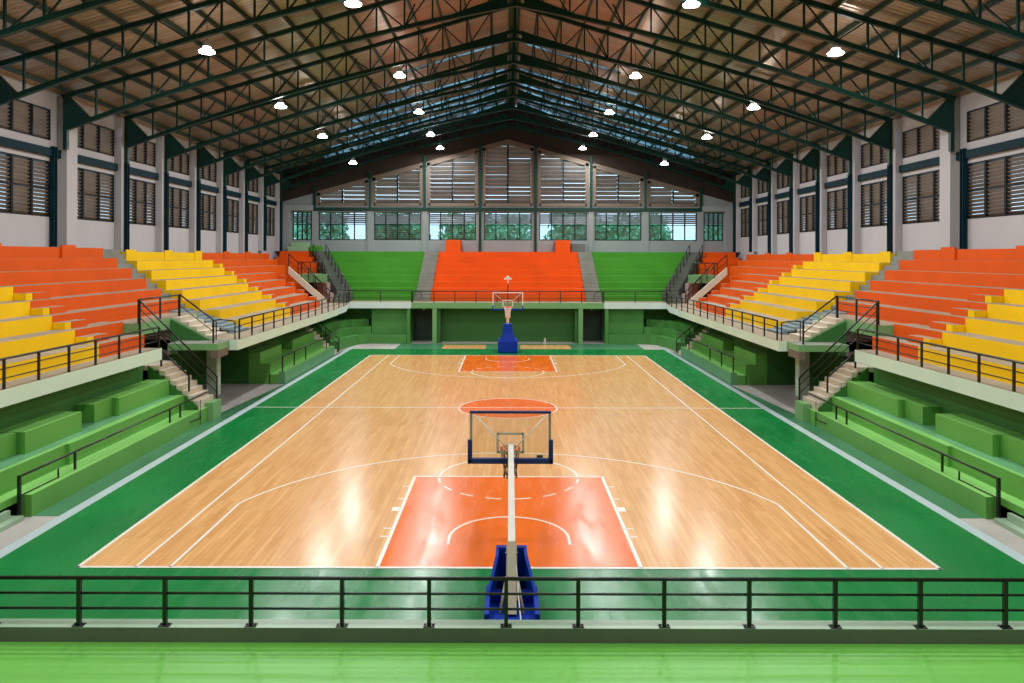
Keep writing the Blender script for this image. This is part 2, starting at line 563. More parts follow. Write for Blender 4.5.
# ---------------------------------------------------------------- lower benches
def lower_stand(s, w):
    sd = w
    # near part
    t = thing('terrace_bench', 'green terraced bench tiers below the near %s balcony' % sd, 'bench', (s * 10.0, 20, 0))
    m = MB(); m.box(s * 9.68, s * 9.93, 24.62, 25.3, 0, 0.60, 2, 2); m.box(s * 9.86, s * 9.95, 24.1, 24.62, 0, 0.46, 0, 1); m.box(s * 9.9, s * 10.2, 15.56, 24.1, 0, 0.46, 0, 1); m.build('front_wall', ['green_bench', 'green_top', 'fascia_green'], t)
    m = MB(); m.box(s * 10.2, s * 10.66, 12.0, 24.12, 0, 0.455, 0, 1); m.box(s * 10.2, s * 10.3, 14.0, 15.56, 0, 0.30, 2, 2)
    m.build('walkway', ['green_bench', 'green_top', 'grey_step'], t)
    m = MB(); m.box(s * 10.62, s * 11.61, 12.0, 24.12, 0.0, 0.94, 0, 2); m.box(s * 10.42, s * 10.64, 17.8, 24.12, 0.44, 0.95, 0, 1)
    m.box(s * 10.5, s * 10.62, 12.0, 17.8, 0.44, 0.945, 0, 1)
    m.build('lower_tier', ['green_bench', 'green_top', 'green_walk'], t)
    for (a, b) in ((21.0, 24.12), (16.9, 19.15), (12.6, 15.2)):
        m = MB(); m.box(s * 10.9, s * 11.61, a, b, 0.94, 1.44, 0, 1); m.box(s * 11.1, s * 11.61, a - 0.9, a, 0.94, 1.43, 0, 1)
        m.build('seat_box', ['green_bench', 'green_top'], t)
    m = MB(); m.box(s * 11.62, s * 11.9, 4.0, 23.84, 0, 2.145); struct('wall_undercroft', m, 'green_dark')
    m = MB(); m.box(s * 9.93, s * 10.19, 13.2, 15.36, 0, 0.095); m.box(s * 10.1, s * 10.19, 13.2, 15.2, 0.095, 0.26)
    tag(m.build('concrete_step', ['curb_top'], None, (s * 10, 15, 0)), 'low worn grey step beside the %s bench wall end' % sd, 'step')
    # mid part
    t = thing('terrace_bench', 'green terraced bench tiers under the overhanging %s balcony beyond the stairs' % sd, 'bench', (s * 9.6, 36, 0))
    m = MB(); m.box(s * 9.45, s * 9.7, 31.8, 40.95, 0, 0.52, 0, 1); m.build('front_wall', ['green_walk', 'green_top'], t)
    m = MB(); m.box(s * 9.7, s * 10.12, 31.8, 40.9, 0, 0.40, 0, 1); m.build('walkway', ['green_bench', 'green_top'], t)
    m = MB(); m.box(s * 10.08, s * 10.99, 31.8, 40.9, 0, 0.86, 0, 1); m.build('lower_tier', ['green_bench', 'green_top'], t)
    for (a, b) in ((31.8, 34.8), (36.6, 40.7)):
        m = MB(); m.box(s * 10.5, s * 10.99, a, b, 0.86, 1.32, 0, 1); m.build('seat_box', ['green_bench', 'green_top'], t)
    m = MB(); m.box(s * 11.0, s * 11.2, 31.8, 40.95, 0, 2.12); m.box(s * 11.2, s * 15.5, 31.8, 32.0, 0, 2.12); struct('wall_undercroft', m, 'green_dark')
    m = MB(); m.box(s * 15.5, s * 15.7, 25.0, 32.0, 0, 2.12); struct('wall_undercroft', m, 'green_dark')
    # handrails
    X = s * 10.06
    t = thing('hand_railing', 'long black handrail on the bench wall below the near %s balcony' % sd, 'railing', (X, 15.4, 0.1))
    MB().tube([(X, 15.42, 0.88), (X, 25.1, 0.86)], 0.026, 8).build('top_rail', 'black', t)
    MB().box(X - 0.03, X + 0.03, 15.38, 15.44, 0.1, 0.90).build('post', 'black', t)
    for y, z1 in ((17.4, 0.88), (22.3, 0.87), (23.0, 0.87)):
        MB().box(X - 0.022, X + 0.022, y - 0.022, y + 0.022, 0.462, z1).build('post', 'black', t)
    MB().tube([(X, 15.42, 0.48), (X, 16.75, 0.475)], 0.012, 6).tube([(X, 16.75, 0.464), (X, 16.75, 0.66)], 0.022, 6).build('stub_rail', 'black', t)
    MB().tube([(s * 9.87, 23.3, 0.26), (s * 9.87, 24.05, 0.22), (s * 9.87, 24.05, 0.8)], 0.018, 6).build('side_rail', 'black', t)
    X = s * 9.57
    t = thing('hand_railing', 'short black handrail on the bench wall under the far %s balcony' % sd, 'railing', (X, 31.8, 0.52))
    MB().tube([(X, 31.85, 1.16), (X, 42.2, 1.1)], 0.026, 8).build('top_rail', 'black', t)
    for y in (31.85, 33.6, 35.5, 39.6):
        MB().box(X - 0.024, X + 0.024, y - 0.024, y + 0.024, 0.523, 1.15).build('post', 'black', t)
    # far end stair through the tiers
    m = MB()
    for k in range(9):
        m.box(s * (9.62 + 0.19 * k), s * 11.4, 41.0, 42.2, 0.17 * k, 0.17 * (k + 1))
    tag(m.build('concrete_stairs', ['cream_step'], None, (s * 10, 41.6, 0)), 'small cream stairs at the far end of the %s bench tiers' % sd, 'stairs')
    guard('stair_railing', 'black handrail on the small cream stairs near the far %s corner' % sd, 'railing',
          [(s * 9.5, 42.25, 0.10), (s * 9.8, 42.25, 0.34), (s * 11.0, 42.25, 1.4)], 0.66, (0.5,), spacing=1.0)
    guard('stair_railing', 'slim black handrail on the nearer flank of the small cream %s stairs' % sd, 'railing',
          [(s * 9.75, 40.98, 0.40), (s * 10.9, 40.98, 1.35)], 0.6, (), spacing=1.5)
    # curved corner tiers up to the far undercroft
    path = [(9.55, 42.4), (9.64, 43.3), (9.45, 44.9), (9.15, 46.0), (8.6, 46.5), (6.27, 46.5)]
    t = thing('terrace_bench', 'curved green bench tiers wrapping the far %s corner' % sd, 'bench', (s * 9, 46, 0))
    for k, z in enumerate((0.58, 1.02, 1.46)):
        o = 0.5 * k
        inner = [(x + o * (0.95 if i < 3 else (0.6 if i == 3 else 0.25 if i == 4 else 0)), y + o * (0 if i < 2 else 0.3 if i == 2 else 0.75 if i == 3 else 1)) for i, (x, y) in enumerate(path)]
        if k: inner[-1] = (8.3 + 0.25 * k, 46.5 + o); inner[-2] = (8.9, 46.5 + o)
        poly = [(s * x, y) for x, y in inner] + [(s * inner[-1][0], 48.19), (s * 11.49, 48.19), (s * 11.49, 42.4)]
        MB().prism(poly, 'z', 0.0 if k == 0 else (0.58, 1.02, 1.46)[k - 1], z, 0, 1).build('curved_tier', ['green_far', 'green_far'], t)
    m = MB(); m.box(s * 6.05, s * 8.5, 46.95, 47.2, 0.59, 2.19); m.box(s * 8.5, s * 11.7, 48.2, 48.4, 0, 2.19); m.box(s * 11.5, s * 11.7, 42.4, 48.2, 0, 2.15)
    m.box(s * 6.05, s * 6.25, 46.5, 48.6, 0, 2.19)
    struct('wall_undercroft', m, 'green_far')
for s in (-1, 1): lower_stand(s, side(s))

# ---------------------------------------------------------------- balconies
def balcony(s):
    m = MB(); m.box(s * 10.9, s * W, 4.0, 23.6, 2.15, 2.52, 0, 1); struct('balcony_slab', m, ['fascia', 'tread'])
    m = MB(); m.box(s * 9.45, s * W, 26.2, 41.6, 2.13, 2.48, 0, 1, 2); struct('balcony_slab', m, ['fascia', 'tread', 'beige'])
    m = MB(); m.box(s * 9.72, s * 11.4, 25.1, 26.04, 2.26, 2.48, 0, 1, 2); m.box(s * 9.72, s * 9.95, 25.1, 26.04, 2.0, 2.26, 2)
    struct('landing_slab', m, ['fascia_green', 'grey_step', 'beige'])
    m = MB()
    m.prism([(s * 9.45, 41.6), (s * 9.5, 44.0), (s * 9.9, 46.5), (s * 9.9, 48.5), (s * W, 48.5), (s * W, 41.6)], 'z', 2.15, 2.50, 0, 1)
    struct('balcony_slab', m, ['fascia_white', 'tread'])
    # concrete column below the landing
    m = MB(); m.box(s * 11.3, s * 11.7, 29.1, 29.5, 0, 2.13); struct('column', m, 'fascia')
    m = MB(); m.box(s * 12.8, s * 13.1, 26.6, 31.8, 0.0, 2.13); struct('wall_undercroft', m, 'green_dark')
for s in (-1, 1): balcony(s)
m = MB()
m.box(-5.98, 5.98, 46.5, 55, 2.19, 2.55, 0, 1); struct('balcony_slab', m, ['fascia_green', 'tread'])
for s in (-1, 1):
    m = MB(); m.box(s * 5.98, s * 9.9, 46.45, 55, 2.19, 2.57, 0, 1); struct('balcony_slab', m, ['fascia_white', 'tread'])
    m = MB(); m.box(s * 9.9, s * W, 48.5, 55, 2.19, 2.5, 0, 1); struct('balcony_slab', m, ['fascia_green', 'tread'])
    m = MB(); m.box(s * 4.4, s * 4.67, 46.52, 46.8, 0, 2.19); struct('column', m, 'fascia_green')
# recess under the far stand
m = MB(); m.box(-4.4, 4.4, 47.7, 47.9, 0, 2.19); m.box(-4.4, -4.2, 46.8, 47.7, 0, 2.19); m.box(4.2, 4.4, 46.8, 47.7, 0, 2.19)
for s in (-1, 1):
    m.box(s * 4.4, s * 6.05, 48.4, 48.6, 1.92, 2.19); m.box(s * 4.4, s * 4.55, 47.2, 48.6, 0, 2.19)
struct('wall_recess', m, 'green_dark')
for i, s in enumerate((-1, 1)):
    t = thing('door_%d' % (i + 1), None, None, (s * 5.25, 48.4, 0)); t['kind'] = 'structure'
    m = MB(); m.box(s * 4.55, s * 4.68, 48.36, 48.5, 0, 1.92); m.box(s * 5.92, s * 6.05, 48.36, 48.5, 0, 1.92); m.box(s * 4.55, s * 6.05, 48.36, 48.5, 1.84, 1.94); m.build('door_frame', 'black', t)
    m = MB(); m.box(s * 4.68, s * 5.5, 48.42, 48.5, 0.02, 1.84); m.box(s * 5.5, s * 5.92, 48.40, 48.5, 0.02, 1.84)
    for zz in (0.25, 1.0): m.box(s * 4.8, s * 5.35, 48.40, 48.43, zz, zz + 0.62)
    d = m.build('door_panel', 'door', t)
    MB().lathe([(0.02, 0), (0.035, 0.02), (0.02, 0.06)], (s * 5.44, 48.38, 0.95), 8).build('door_handle', 'aluminium', d)
    m = MB(); m.lathe([(0.05, 0), (0.05, 0.06), (0.02, 0.1)], (s * 5.25, 46.9, 2.09), 10)
    tag(m.build('ceiling_light', 'pole_white', None, (s * 5.25, 46.9, 2.1)), 'tiny white ceiling light above the dark door on the %s' % side(s), 'light')

# ---------------------------------------------------------------- upper stands
R_N, Z_N = 0.40, 2.52
R_M, Z_M = 0.388, 2.48
XN = [11.55 + 0.68 * i for i in range(8)] + [W - 0.01]
XM = [10.75 + 0.79 * i for i in range(8)] + [W - 0.01]
NEND = [23.8, 23.8, 29.4, 29.4, 29.6, 29.8, 30.0, 30.2]
MST = [30.0, 30.0, 30.0, 30.2, 30.5, 30.9, 31.3, 31.9]
MSPL = [37.0, 37.3, 37.6, 37.9, 38.5, 38.9, 39.4, 39.9]
MEND = [42.9, 43.3, 43.6, 44.3, 45.4, 49.6, 50.4, 51.2]

def stand(s, label, colour, X, Z0, r, y0s, y1s, cols):
    t = thing('seating_block', label, 'seating block', (s * X[0], (y0s[0] + y1s[0]) / 2, Z0))
    for i in range(8):
        m = MB()
        m.box(s * X[i], s * (X[i + 1] - 0.004), y0s[i] + 0.005, y1s[i], Z0 + 0.002, Z0 + r * (i + 1), 0, 1)
        m.build('seat_row', [colour, 'tread'], t)
    for y in cols:
        m = MB(); m.box(s * (WC - 0.16), s * (X[7] - 0.002), y - 0.45, y + 0.42, Z0 + r * 7 + 0.005, Z0 + r * 8 + 0.09)
        m.build('column_plinth', [colour], t)
    return t
def aisle(t, s, colour, X, Z0, r, ys, width, rng):
    for i in rng:
        m = MB(); m.box(s * (X[i] - 0.36), s * (X[i] - 0.004), ys[i], ys[i] + width, Z0 + r * i + 0.004, Z0 + r * (i + 0.5), 0, 1)
        m.build('aisle_step', [colour, 'tread'], t)

for s in (-1, 1):
    sd = side(s)
    SPL = [21.15, 21.15, 21.2, 21.3, 21.6, 21.9, 22.2, 22.5]
    SPL2 = SPL[:5] + [4.0, 4.0, 4.0]
    t = thing('seating_block', 'stepped yellow seating block at the %s edge of the view' % sd, 'seating block', (s * XN[0], 14, Z_N))
    for i in range(5):
        m = MB(); m.box(s * XN[i], s * (XN[i + 1] - 0.004), 4.0, SPL[i], Z_N + 0.002, Z_N + R_N * (i + 1), 0, 1); m.build('seat_row', ['yellow', 'tread'], t)
    aisle(t, s, 'yellow', XN, Z_N, R_N, [y + 0.01 for y in SPL], 0.3, range(1, 5))
    t = stand(s, 'stepped orange seating block on the near %s before the grey stairs' % sd, 'orange', XN, Z_N, R_N, SPL2, NEND, [23.6, 27.75])
    aisle(t, s, 'orange', XN, Z_N, R_N, [y + 0.35 for y in SPL], 0.8, range(1, 5))
    t = stand(s, 'stepped yellow seating block on the %s side past the grey stairs' % sd, 'yellow', XM, Z_M, R_M, MST, MSPL, [32.35, 35.95, 39.4])
    aisle(t, s, 'yellow', XM, Z_M, R_M, [y + 0.01 for y in MSPL], 0.4, range(1, 7))
    t = stand(s, 'stepped orange seating block at the far end of the %s side' % sd, 'orange', XM, Z_M, R_M, MSPL, MEND, [43.4, 47.0])
    aisle(t, s, 'orange', XM, Z_M, R_M, [y + 0.45 for y in MSPL], 0.7, range(1, 7))
    aisle(t, s, 'orange', XM, Z_M, R_M, [y + 0.01 for y in MEND], 0.55, range(1, 5))

    # grey stairs between the near orange and the yellow block
    m = MB()
    for i in range(2, 8):
        xa, xb = XN[i] + 0.005, XN[i + 1] - 0.005
        ya, yb = NEND[i] + 0.01, MST[i] - 0.01
        h0 = Z_N + 0.395 * i
        xm = (xa + xb) / 2 - 0.03
        m.box(s * xa, s * xb, ya, yb, 2.5, h0 + 0.2); m.box(s * xm, s * xb, ya, yb, h0 + 0.2, h0 + 0.395)
    tag(m.build('concrete_stairs', ['grey_step'], None, (s * 14, 30.3, 2.5)), 'plain grey stairs climbing between orange and yellow seating on the %s' % sd, 'stairs')
    m = MB()
    n = 9
    for k in range(n):
        x0 = 10.35 + 0.28 * k
        m.box(s * x0, s * 12.89, 28.5, 29.99, 2.485, 2.485 + 0.093 * (k + 1))
    tag(m.build('concrete_stairs', ['blue_step'], None, (s * 11, 29.2, 2.5)), 'blue grey steps beside the lowest yellow rows on the %s' % sd, 'stairs')

    # vomitory platform and passage
    t = thing('entrance_portal', 'green portal slab over the dark %s passage beside the cream stairs' % sd, 'portal', (s * 11.75, 25, 2.0))
    m = MB(); m.box(s * 11.75, s * 12.9, 23.85, 28.45, 2.88, 3.26, 0, 1); m.build('lintel', ['fascia_green', 'tread'], t)
    m = MB(); m.box(s * 11.85, s * 12.9, 23.88, 24.02, 1.9, 2.88); m.box(s * 12.9, s * 15.0, 23.88, 24.02, 1.9, 2.5); m.box(s * 15.0, s * 15.2, 23.88, 26.4, 1.9, 2.5); m.box(s * 11.80, s * 15.0, 23.88, 26.4, 1.85, 1.97)
    m.build('passage', ['tunnel_shade'], t)
    m = MB(); m.box(s * 11.8, s * 12.9, 26.2, 26.42, 1.97, 2.88); m.build('passage_wall', ['pinkish'], t)
    m = MB(); m.box(s * 12.0, s * 12.2, 26.55, 28.45, 2.485, 2.88); m.build('rear_wall', ['green_dark'], t)

    # cream stairs from the floor
    m = MB()
    for k in range(8):
        x0 = 9.96 + 0.185 * k
        m.box(s * x0, s * 11.78, 24.16, 25.36, 0.0 if k == 0 else 0.5, 0.74 + 0.163 * k)
    m.box(s * 10.0, s * 11.78, 25.36, 25.9, 0, 0.28)
    tag(m.build('concrete_stairs', ['cream_step'], None, (s * 10, 24.8, 0)), 'cream concrete stairs climbing from the %s floor into the dark passage' % sd, 'stairs')
    m = MB(); m.prism([(s * 9.98, 0.0), (s * 9.98, 0.56), (s * 11.6, 1.90), (s * 11.6, 0.0)], 'y', 24.13, 24.155)
    tag(m.build('stair_wall', ['green_dark'], None, (s * 10, 24.14, 0)), 'green side panel under the cream stairs on the %s' % sd, 'wall panel')
    # upper flight from the landing to the platform
    m = MB()
    for k in range(5):
        x0 = 10.3 + 0.285 * k
        m.prism([(s * x0, 2.485 + 0.155 * k - (0.0 if k == 0 else 0.12)), (s * x0, 2.485 + 0.155 * (k + 1)), (s * (x0 + 0.29), 2.485 + 0.155 * (k + 1)), (s * (x0 + 0.29), 2.485 + 0.155 * (k + 1) - 0.12)], 'y', 26.2, 27.5, 0)
    flight = tag(m.build('concrete_stairs', ['cream_step'], None, (s * 10.8, 26.8, 2.5)), 'short cream flight from the %s landing up to the portal slab' % sd, 'stairs')
    m = MB(); m.prism([(s * 9.75, 2.26), (s * 9.75, 2.47), (s * 10.3, 2.47), (s * 11.72, 3.22), (s * 11.72, 1.98), (s * 10.4, 2.26)], 'y', 26.045, 26.19)
    m.build('side_panel', ['green_dark'], flight)

    # railings
    guard('balcony_railing', 'black railing along the near %s balcony edge' % sd, 'railing', [(s * 10.95, 4.2, 2.52), (s * 10.95, 23.5, 2.52)], 0.66, (0.36, 0.68), spacing=1.17)
    guard('balcony_railing', 'black railing along the projecting %s balcony edge below yellow rows' % sd, 'railing', [(s * 9.52, 26.55, 2.48), (s * 9.52, 41.6, 2.48), (s * 9.55, 44.0, 2.5), (s * 9.85, 46.3, 2.5)], 0.70, (0.36, 0.68), spacing=1.3)
    guard('platform_railing', 'black railing on top of the %s portal slab' % sd, 'railing', [(s * 11.79, 23.9, 3.26), (s * 11.79, 26.85, 3.26)], 0.76, (0.36, 0.68), dists=[0.0, 1.5, 2.95])
    guard('stair_railing', 'black railing sloping from the %s portal slab down to the landing' % sd, 'railing', [(s * 11.72, 26.75, 3.26), (s * 9.95, 25.3, 2.48)], 0.78, (0.5,), dists=[0.0, 2.6])
    guard('stair_railing', 'long black stair rail beside the cream %s stairs, reaching the portal top' % sd, 'railing', [(s * 9.87, 25.42, 0.28), (s * 11.74, 23.84, 2.96)], 1.05, (0.5, 0.76), dists=[0.0, 3.6])
    guard('stair_railing', 'short black handrail on the bench flank of the cream %s stairs' % sd, 'railing', [(s * 10.3, 24.2, 1.05), (s * 11.2, 24.2, 1.85)], 0.5, (), dists=[0.0, 1.2])
    t = thing('hoop_rail', 'curved black hoop rail at the start of the %s balcony walkway' % sd, 'railing', (s * 9.75, 26.3, 2.48))
    pts = [(s * 9.6, 26.35, 2.48), (s * 9.6, 26.35, 3.1)] + [(s * (9.6 + 0.35 - 0.35 * math.cos(a)), 26.35 - 0.25 * math.sin(a), 3.1 + 0.1 * math.sin(a)) for a in (0.5, 1.0, 1.57, 2.1, 2.6)] + [(s * 10.24, 26.3, 3.1), (s * 10.24, 26.3, 2.48)]
    MB().tube(pts, 0.022, 8).build('hoop', 'black', t)
    MB().tube([(s * 9.6, 26.35, 2.8), (s * 10.24, 26.3, 2.8)], 0.015, 6).build('middle_rail', 'black', t)

# ---------------------------------------------------------------- far stand
ZF, RF = 2.55, 0.40
YFR = [47.9 + 0.77 * i for i in range(8)] + [YF - 0.01]
def xs_at(y, x_bot, x_top): return x_bot + (x_top - x_bot) * (y - 47.9) / (53.3 - 47.9)
def far_block(label, colour, xa, xb, rng=range(8)):
    # xa, xb functions of row
    t = thing('seating_block', label, 'seating block', ((xa(0) + xb(0)) / 2, 47.9, ZF))
    for i in rng:
        m = MB(); m.box(xa(i), xb(i), YFR[i], YFR[i + 1] - 0.004, ZF + 0.03, ZF + RF * (i + 1), 0, 0)
        m.build('seat_row', [colour], t)
    return t
far_block('wide orange seating block in the middle of the far end', 'orange', lambda i: -4.92, lambda i: 4.98)
dg = lambda i: 9.85 + 3.0 * i / 7
far_block('green seating block on the far end beside the left grey stairs', 'green_seat', lambda i: -dg(i), lambda i: -5.92)
far_block('green seating block on the far end beside the right grey stairs', 'green_seat', lambda i: 5.98, lambda i: dg(i))
for s in (-1, 1):
    sd = side(s)
    t = far_block('dim orange rows filling the far %s corner behind the passage' % sd, 'orange', lambda i: s * (dg(i) + 1.25), lambda i: s * 16.2, range(5, 8))
    m = MB(); a, b = (-4.93, -5.91) if s < 0 else (4.99, 5.97)
    for i in range(8):
        m.box(a, b, YFR[i] - 0.38, YFR[i], 2.55, ZF + RF * (i + 0.5)); m.box(a, b, YFR[i], YFR[i + 1] - 0.38, 2.55, ZF + RF * (i + 1))
    tag(m.build('concrete_stairs', ['grey_step'], None, (s * 5.4, 50, 2.5)), 'straight grey green stairs %s of the far orange block' % sd, 'stairs')
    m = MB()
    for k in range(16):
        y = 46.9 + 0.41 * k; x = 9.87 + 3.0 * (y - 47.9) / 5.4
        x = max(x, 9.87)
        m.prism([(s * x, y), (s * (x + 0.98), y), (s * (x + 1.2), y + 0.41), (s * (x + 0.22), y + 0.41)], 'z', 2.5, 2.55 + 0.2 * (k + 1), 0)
    tag(m.build('concrete_stairs', ['shaded_step'], None, (s * 11, 50, 2.5)), 'dark slanting stairs beside the far green block in the %s corner' % sd, 'stairs')
    guard('stair_railing', 'black railing up the inner edge of the slanting far %s stairs' % sd, 'railing', [(s * 9.95, 47.0, 2.75), (s * 12.85, 53.0, 5.5)], 0.75, (0.5,), spacing=1.1)
    guard('stair_railing', 'black railing up the outer edge of the slanting far %s stairs' % sd, 'railing', [(s * 10.85, 47.0, 2.75), (s * 13.75, 53.0, 5.5)], 0.75, (0.5,), spacing=1.1)
    guard('balcony_railing', 'black railing before the far %s green block' % sd, 'railing', [(s * 5.98, 46.6, 2.57), (s * 9.85, 46.6, 2.57)], 0.70, (0.38, 0.7), spacing=1.6)
    # corner passage
    t = thing('entrance_portal', 'pale green portal slab over the dark far %s corner passage' % sd, 'portal', (s * 12.4, 48.6, 2.5))
    MB().box(s * 11.9, s * 13.7, 48.6, 51.6, 3.72, 4.22).build('lintel', ['fascia_green'], t)
    MB().box(s * 12.0, s * 13.6, 51.4, 51.7, 2.5, 3.72).build('passage', ['tunnel_shade'], t)  # near black slab standing in for the shade inside
    MB().prism([(s * 10.95, 47.2), (s * 11.15, 47.1), (s * 13.2, 51.2), (s * 13.0, 51.3)], 'z', 2.5, 3.1).prism([(s * 11.35, 48.0), (s * 11.55, 47.9), (s * 12.95, 50.9), (s * 12.8, 51.0)], 'z', 3.1, 3.72).build('passage_wall', ['pinkish'], t)
    m = MB()
    zz = lambda x: 2.62 + (x - 11.05) * 0.86
    m.prism([(s * 11.0, 2.51), (s * 11.0, 2.78), (s * 13.3, 4.78), (s * 13.3, 4.35), (s * 11.25, 2.51)], 'y', 45.45, 45.6)
    tag(m.build('stair_wall', ['cream_step'], None, (s * 12, 44.4, 2.5)), 'sloping cream parapet at the far end of the %s orange rows' % sd, 'wall')
    guard('stair_railing', 'black railing above the sloping cream parapet on the far %s' % sd, 'railing', [(s * 11.0, 45.52, 2.78), (s * 13.3, 45.52, 4.78)], 0.75, (0.5,), spacing=0.9)
    guard('stair_railing', 'lone black rail beyond the cream parapet in the far %s corner' % sd, 'railing', [(s * 11.1, 46.8, 2.5), (s * 13.3, 48.4, 4.3)], 0.75, (0.5,), spacing=0.9)
    guard('platform_railing', 'black railing on the far %s corner portal slab' % sd, 'railing', [(s * 12.0, 48.65, 4.22), (s * 13.6, 48.65, 4.22)], 0.8, (0.5,), spacing=0.8)
    t = thing('hoop_rail', 'small curved rail by the far %s green block stairs' % sd, 'railing', (s * 5.4, 46.7, 2.55))
    MB().tube([(s * 5.95, 46.75, 2.55), (s * 5.95, 46.75, 3.2), (s * 5.88, 46.8, 3.26), (s * 5.5, 47.3, 3.12), (s * 5.45, 47.35, 3.0), (s * 5.45, 47.4, 2.75)], 0.022, 8).build('hoop', 'black', t)
    MB().tube([(s * 5.95, 46.75, 2.95), (s * 5.47, 47.3, 2.9)], 0.014, 6).build('middle_rail', 'black', t)
guard('balcony_railing', 'black railing before the wide orange block at the far end', 'railing', [(-5.9, 46.62, 2.55), (5.9, 46.62, 2.55)], 0.70, (0.38, 0.7), spacing=1.3)

for s, l in ((-1, 'orange box at the wall above the far orange rows, left of centre'), (1, 'orange box at the wall above the far orange rows, beside a grey board')):
    m = MB(); m.box(s * 3.95 - 0.52 , s * 3.95 + 0.55, 53.9, YF - 0.02, 5.75, 6.6); tag(m.build('storage_box', 'orange', None, (s * 4, 54, 5.75), 0.02), l, 'box')
m = MB(); m.box(4.6, 5.6, 54.2, YF - 0.02, 5.75, 6.35); tag(m.build('grey_board', 'grey_box', None, (5, 54.4, 5.75), 0.02), 'dark grey box at the wall next to an orange box', 'box')
m = MB(); m.box(-15.7, -14.2, 53.4, 54.5, 5.75, 6.1); m.box(-15.5, -14.3, 53.6, 54.5, 6.1, 6.42); tag(m.build('storage_box', 'pale_green', None, (-15, 54, 5.75), 0.02), 'pale green stepped box under the left corner window', 'box')
m = MB(); m.box(-14.1, -13.3, 53.35, 53.9, 5.75, 6.15); tag(m.build('storage_box', 'green_seat', None, (-13.7, 53.6, 5.75), 0.02), 'small bright green box beside the left corner window', 'box')
t = thing('floor_cone', 'small white cone standing on the floor beneath the far balcony', 'cone', (2.33, 46.7, 0))
MB().box(2.2, 2.46, 46.57, 46.83, 0, 0.03).build('base', 'cone', t)
MB().lathe([(0.11, 0.03), (0.03, 0.34), (0.02, 0.36)], (2.33, 46.7, 0), 14).build('cone_body', 'cone', t)

# ---------------------------------------------------------------- side walls with louvred windows
WZ = dict(l0=6.83, l1=8.85, u0=9.62, u1=10.75)
def slats_x(m, s, y0, y1, z0, z1, a, pitch=0.135):
    z = z0 + pitch * 0.3
    while z < z1 + 0.04:
        m.add([(s * (W + 0.03), y0, z + a), (s * (W + 0.03), y1, z + a), (s * (W + 0.15), y1, z - a), (s * (W + 0.15), y0, z - a),
               (s * (W + 0.03), y0, z + a + 0.012), (s * (W + 0.03), y1, z + a + 0.012), (s * (W + 0.15), y1, z - a + 0.012), (s * (W + 0.15), y0, z - a + 0.012)],
              [(0, 3, 2, 1), (4, 5, 6, 7), (0, 1, 5, 4), (1, 2, 6, 5), (2, 3, 7, 6), (3, 0, 4, 7)])
        z += pitch
win_no = [0]
def wname():
    win_no[0] += 1
    return 'window_%d' % win_no[0]
def side_window_mesh(s, w, z0, z1, midbar):
    """window of width w centred on y=0"""
    n = wname()
    t = thing(n, None, None, (s * W, 0, z0)); t['kind'] = 'structure'
    fr = MB()
    y0, y1 = -w / 2, w / 2
    f = 0.05
    fr.box(s * (W - 0.01), s * (W + 0.17), y0, y0 + f, z0, z1); fr.box(s * (W - 0.01), s * (W + 0.17), y1 - f, y1, z0, z1)
    fr.box(s * (W - 0.01), s * (W + 0.17), y0, y1, z0, z0 + f); fr.box(s * (W - 0.01), s * (W + 0.17), y0, y1, z1 - f, z1)
    for k in (1, 2):
        y = y0 + w * k / 3
        fr.box(s * (W - 0.02), s * (W + 0.17), y - 0.045, y + 0.045, z0, z1)
    if midbar: fr.box(s * (W - 0.005), s * (W + 0.17), y0, y1, (z0 + z1) / 2 - 0.025, (z0 + z1) / 2 + 0.025)
    fr.build('window_frame', 'frame_black', t)
    for k in range(3):
        m = MB(); slats_x(m, s, y0 + w * k / 3 + 0.045, y0 + w * (k + 1) / 3 - 0.045, z0 + f, z1 - f, (0.049, 0.060, 0.050)[k])
        m.build('louvres', 'slat', t)
    return t
bays = []
for a, b in zip(COLS, COLS[1:]):
    bays.append((a + 0.62, b - 0.34))
T = 0.2
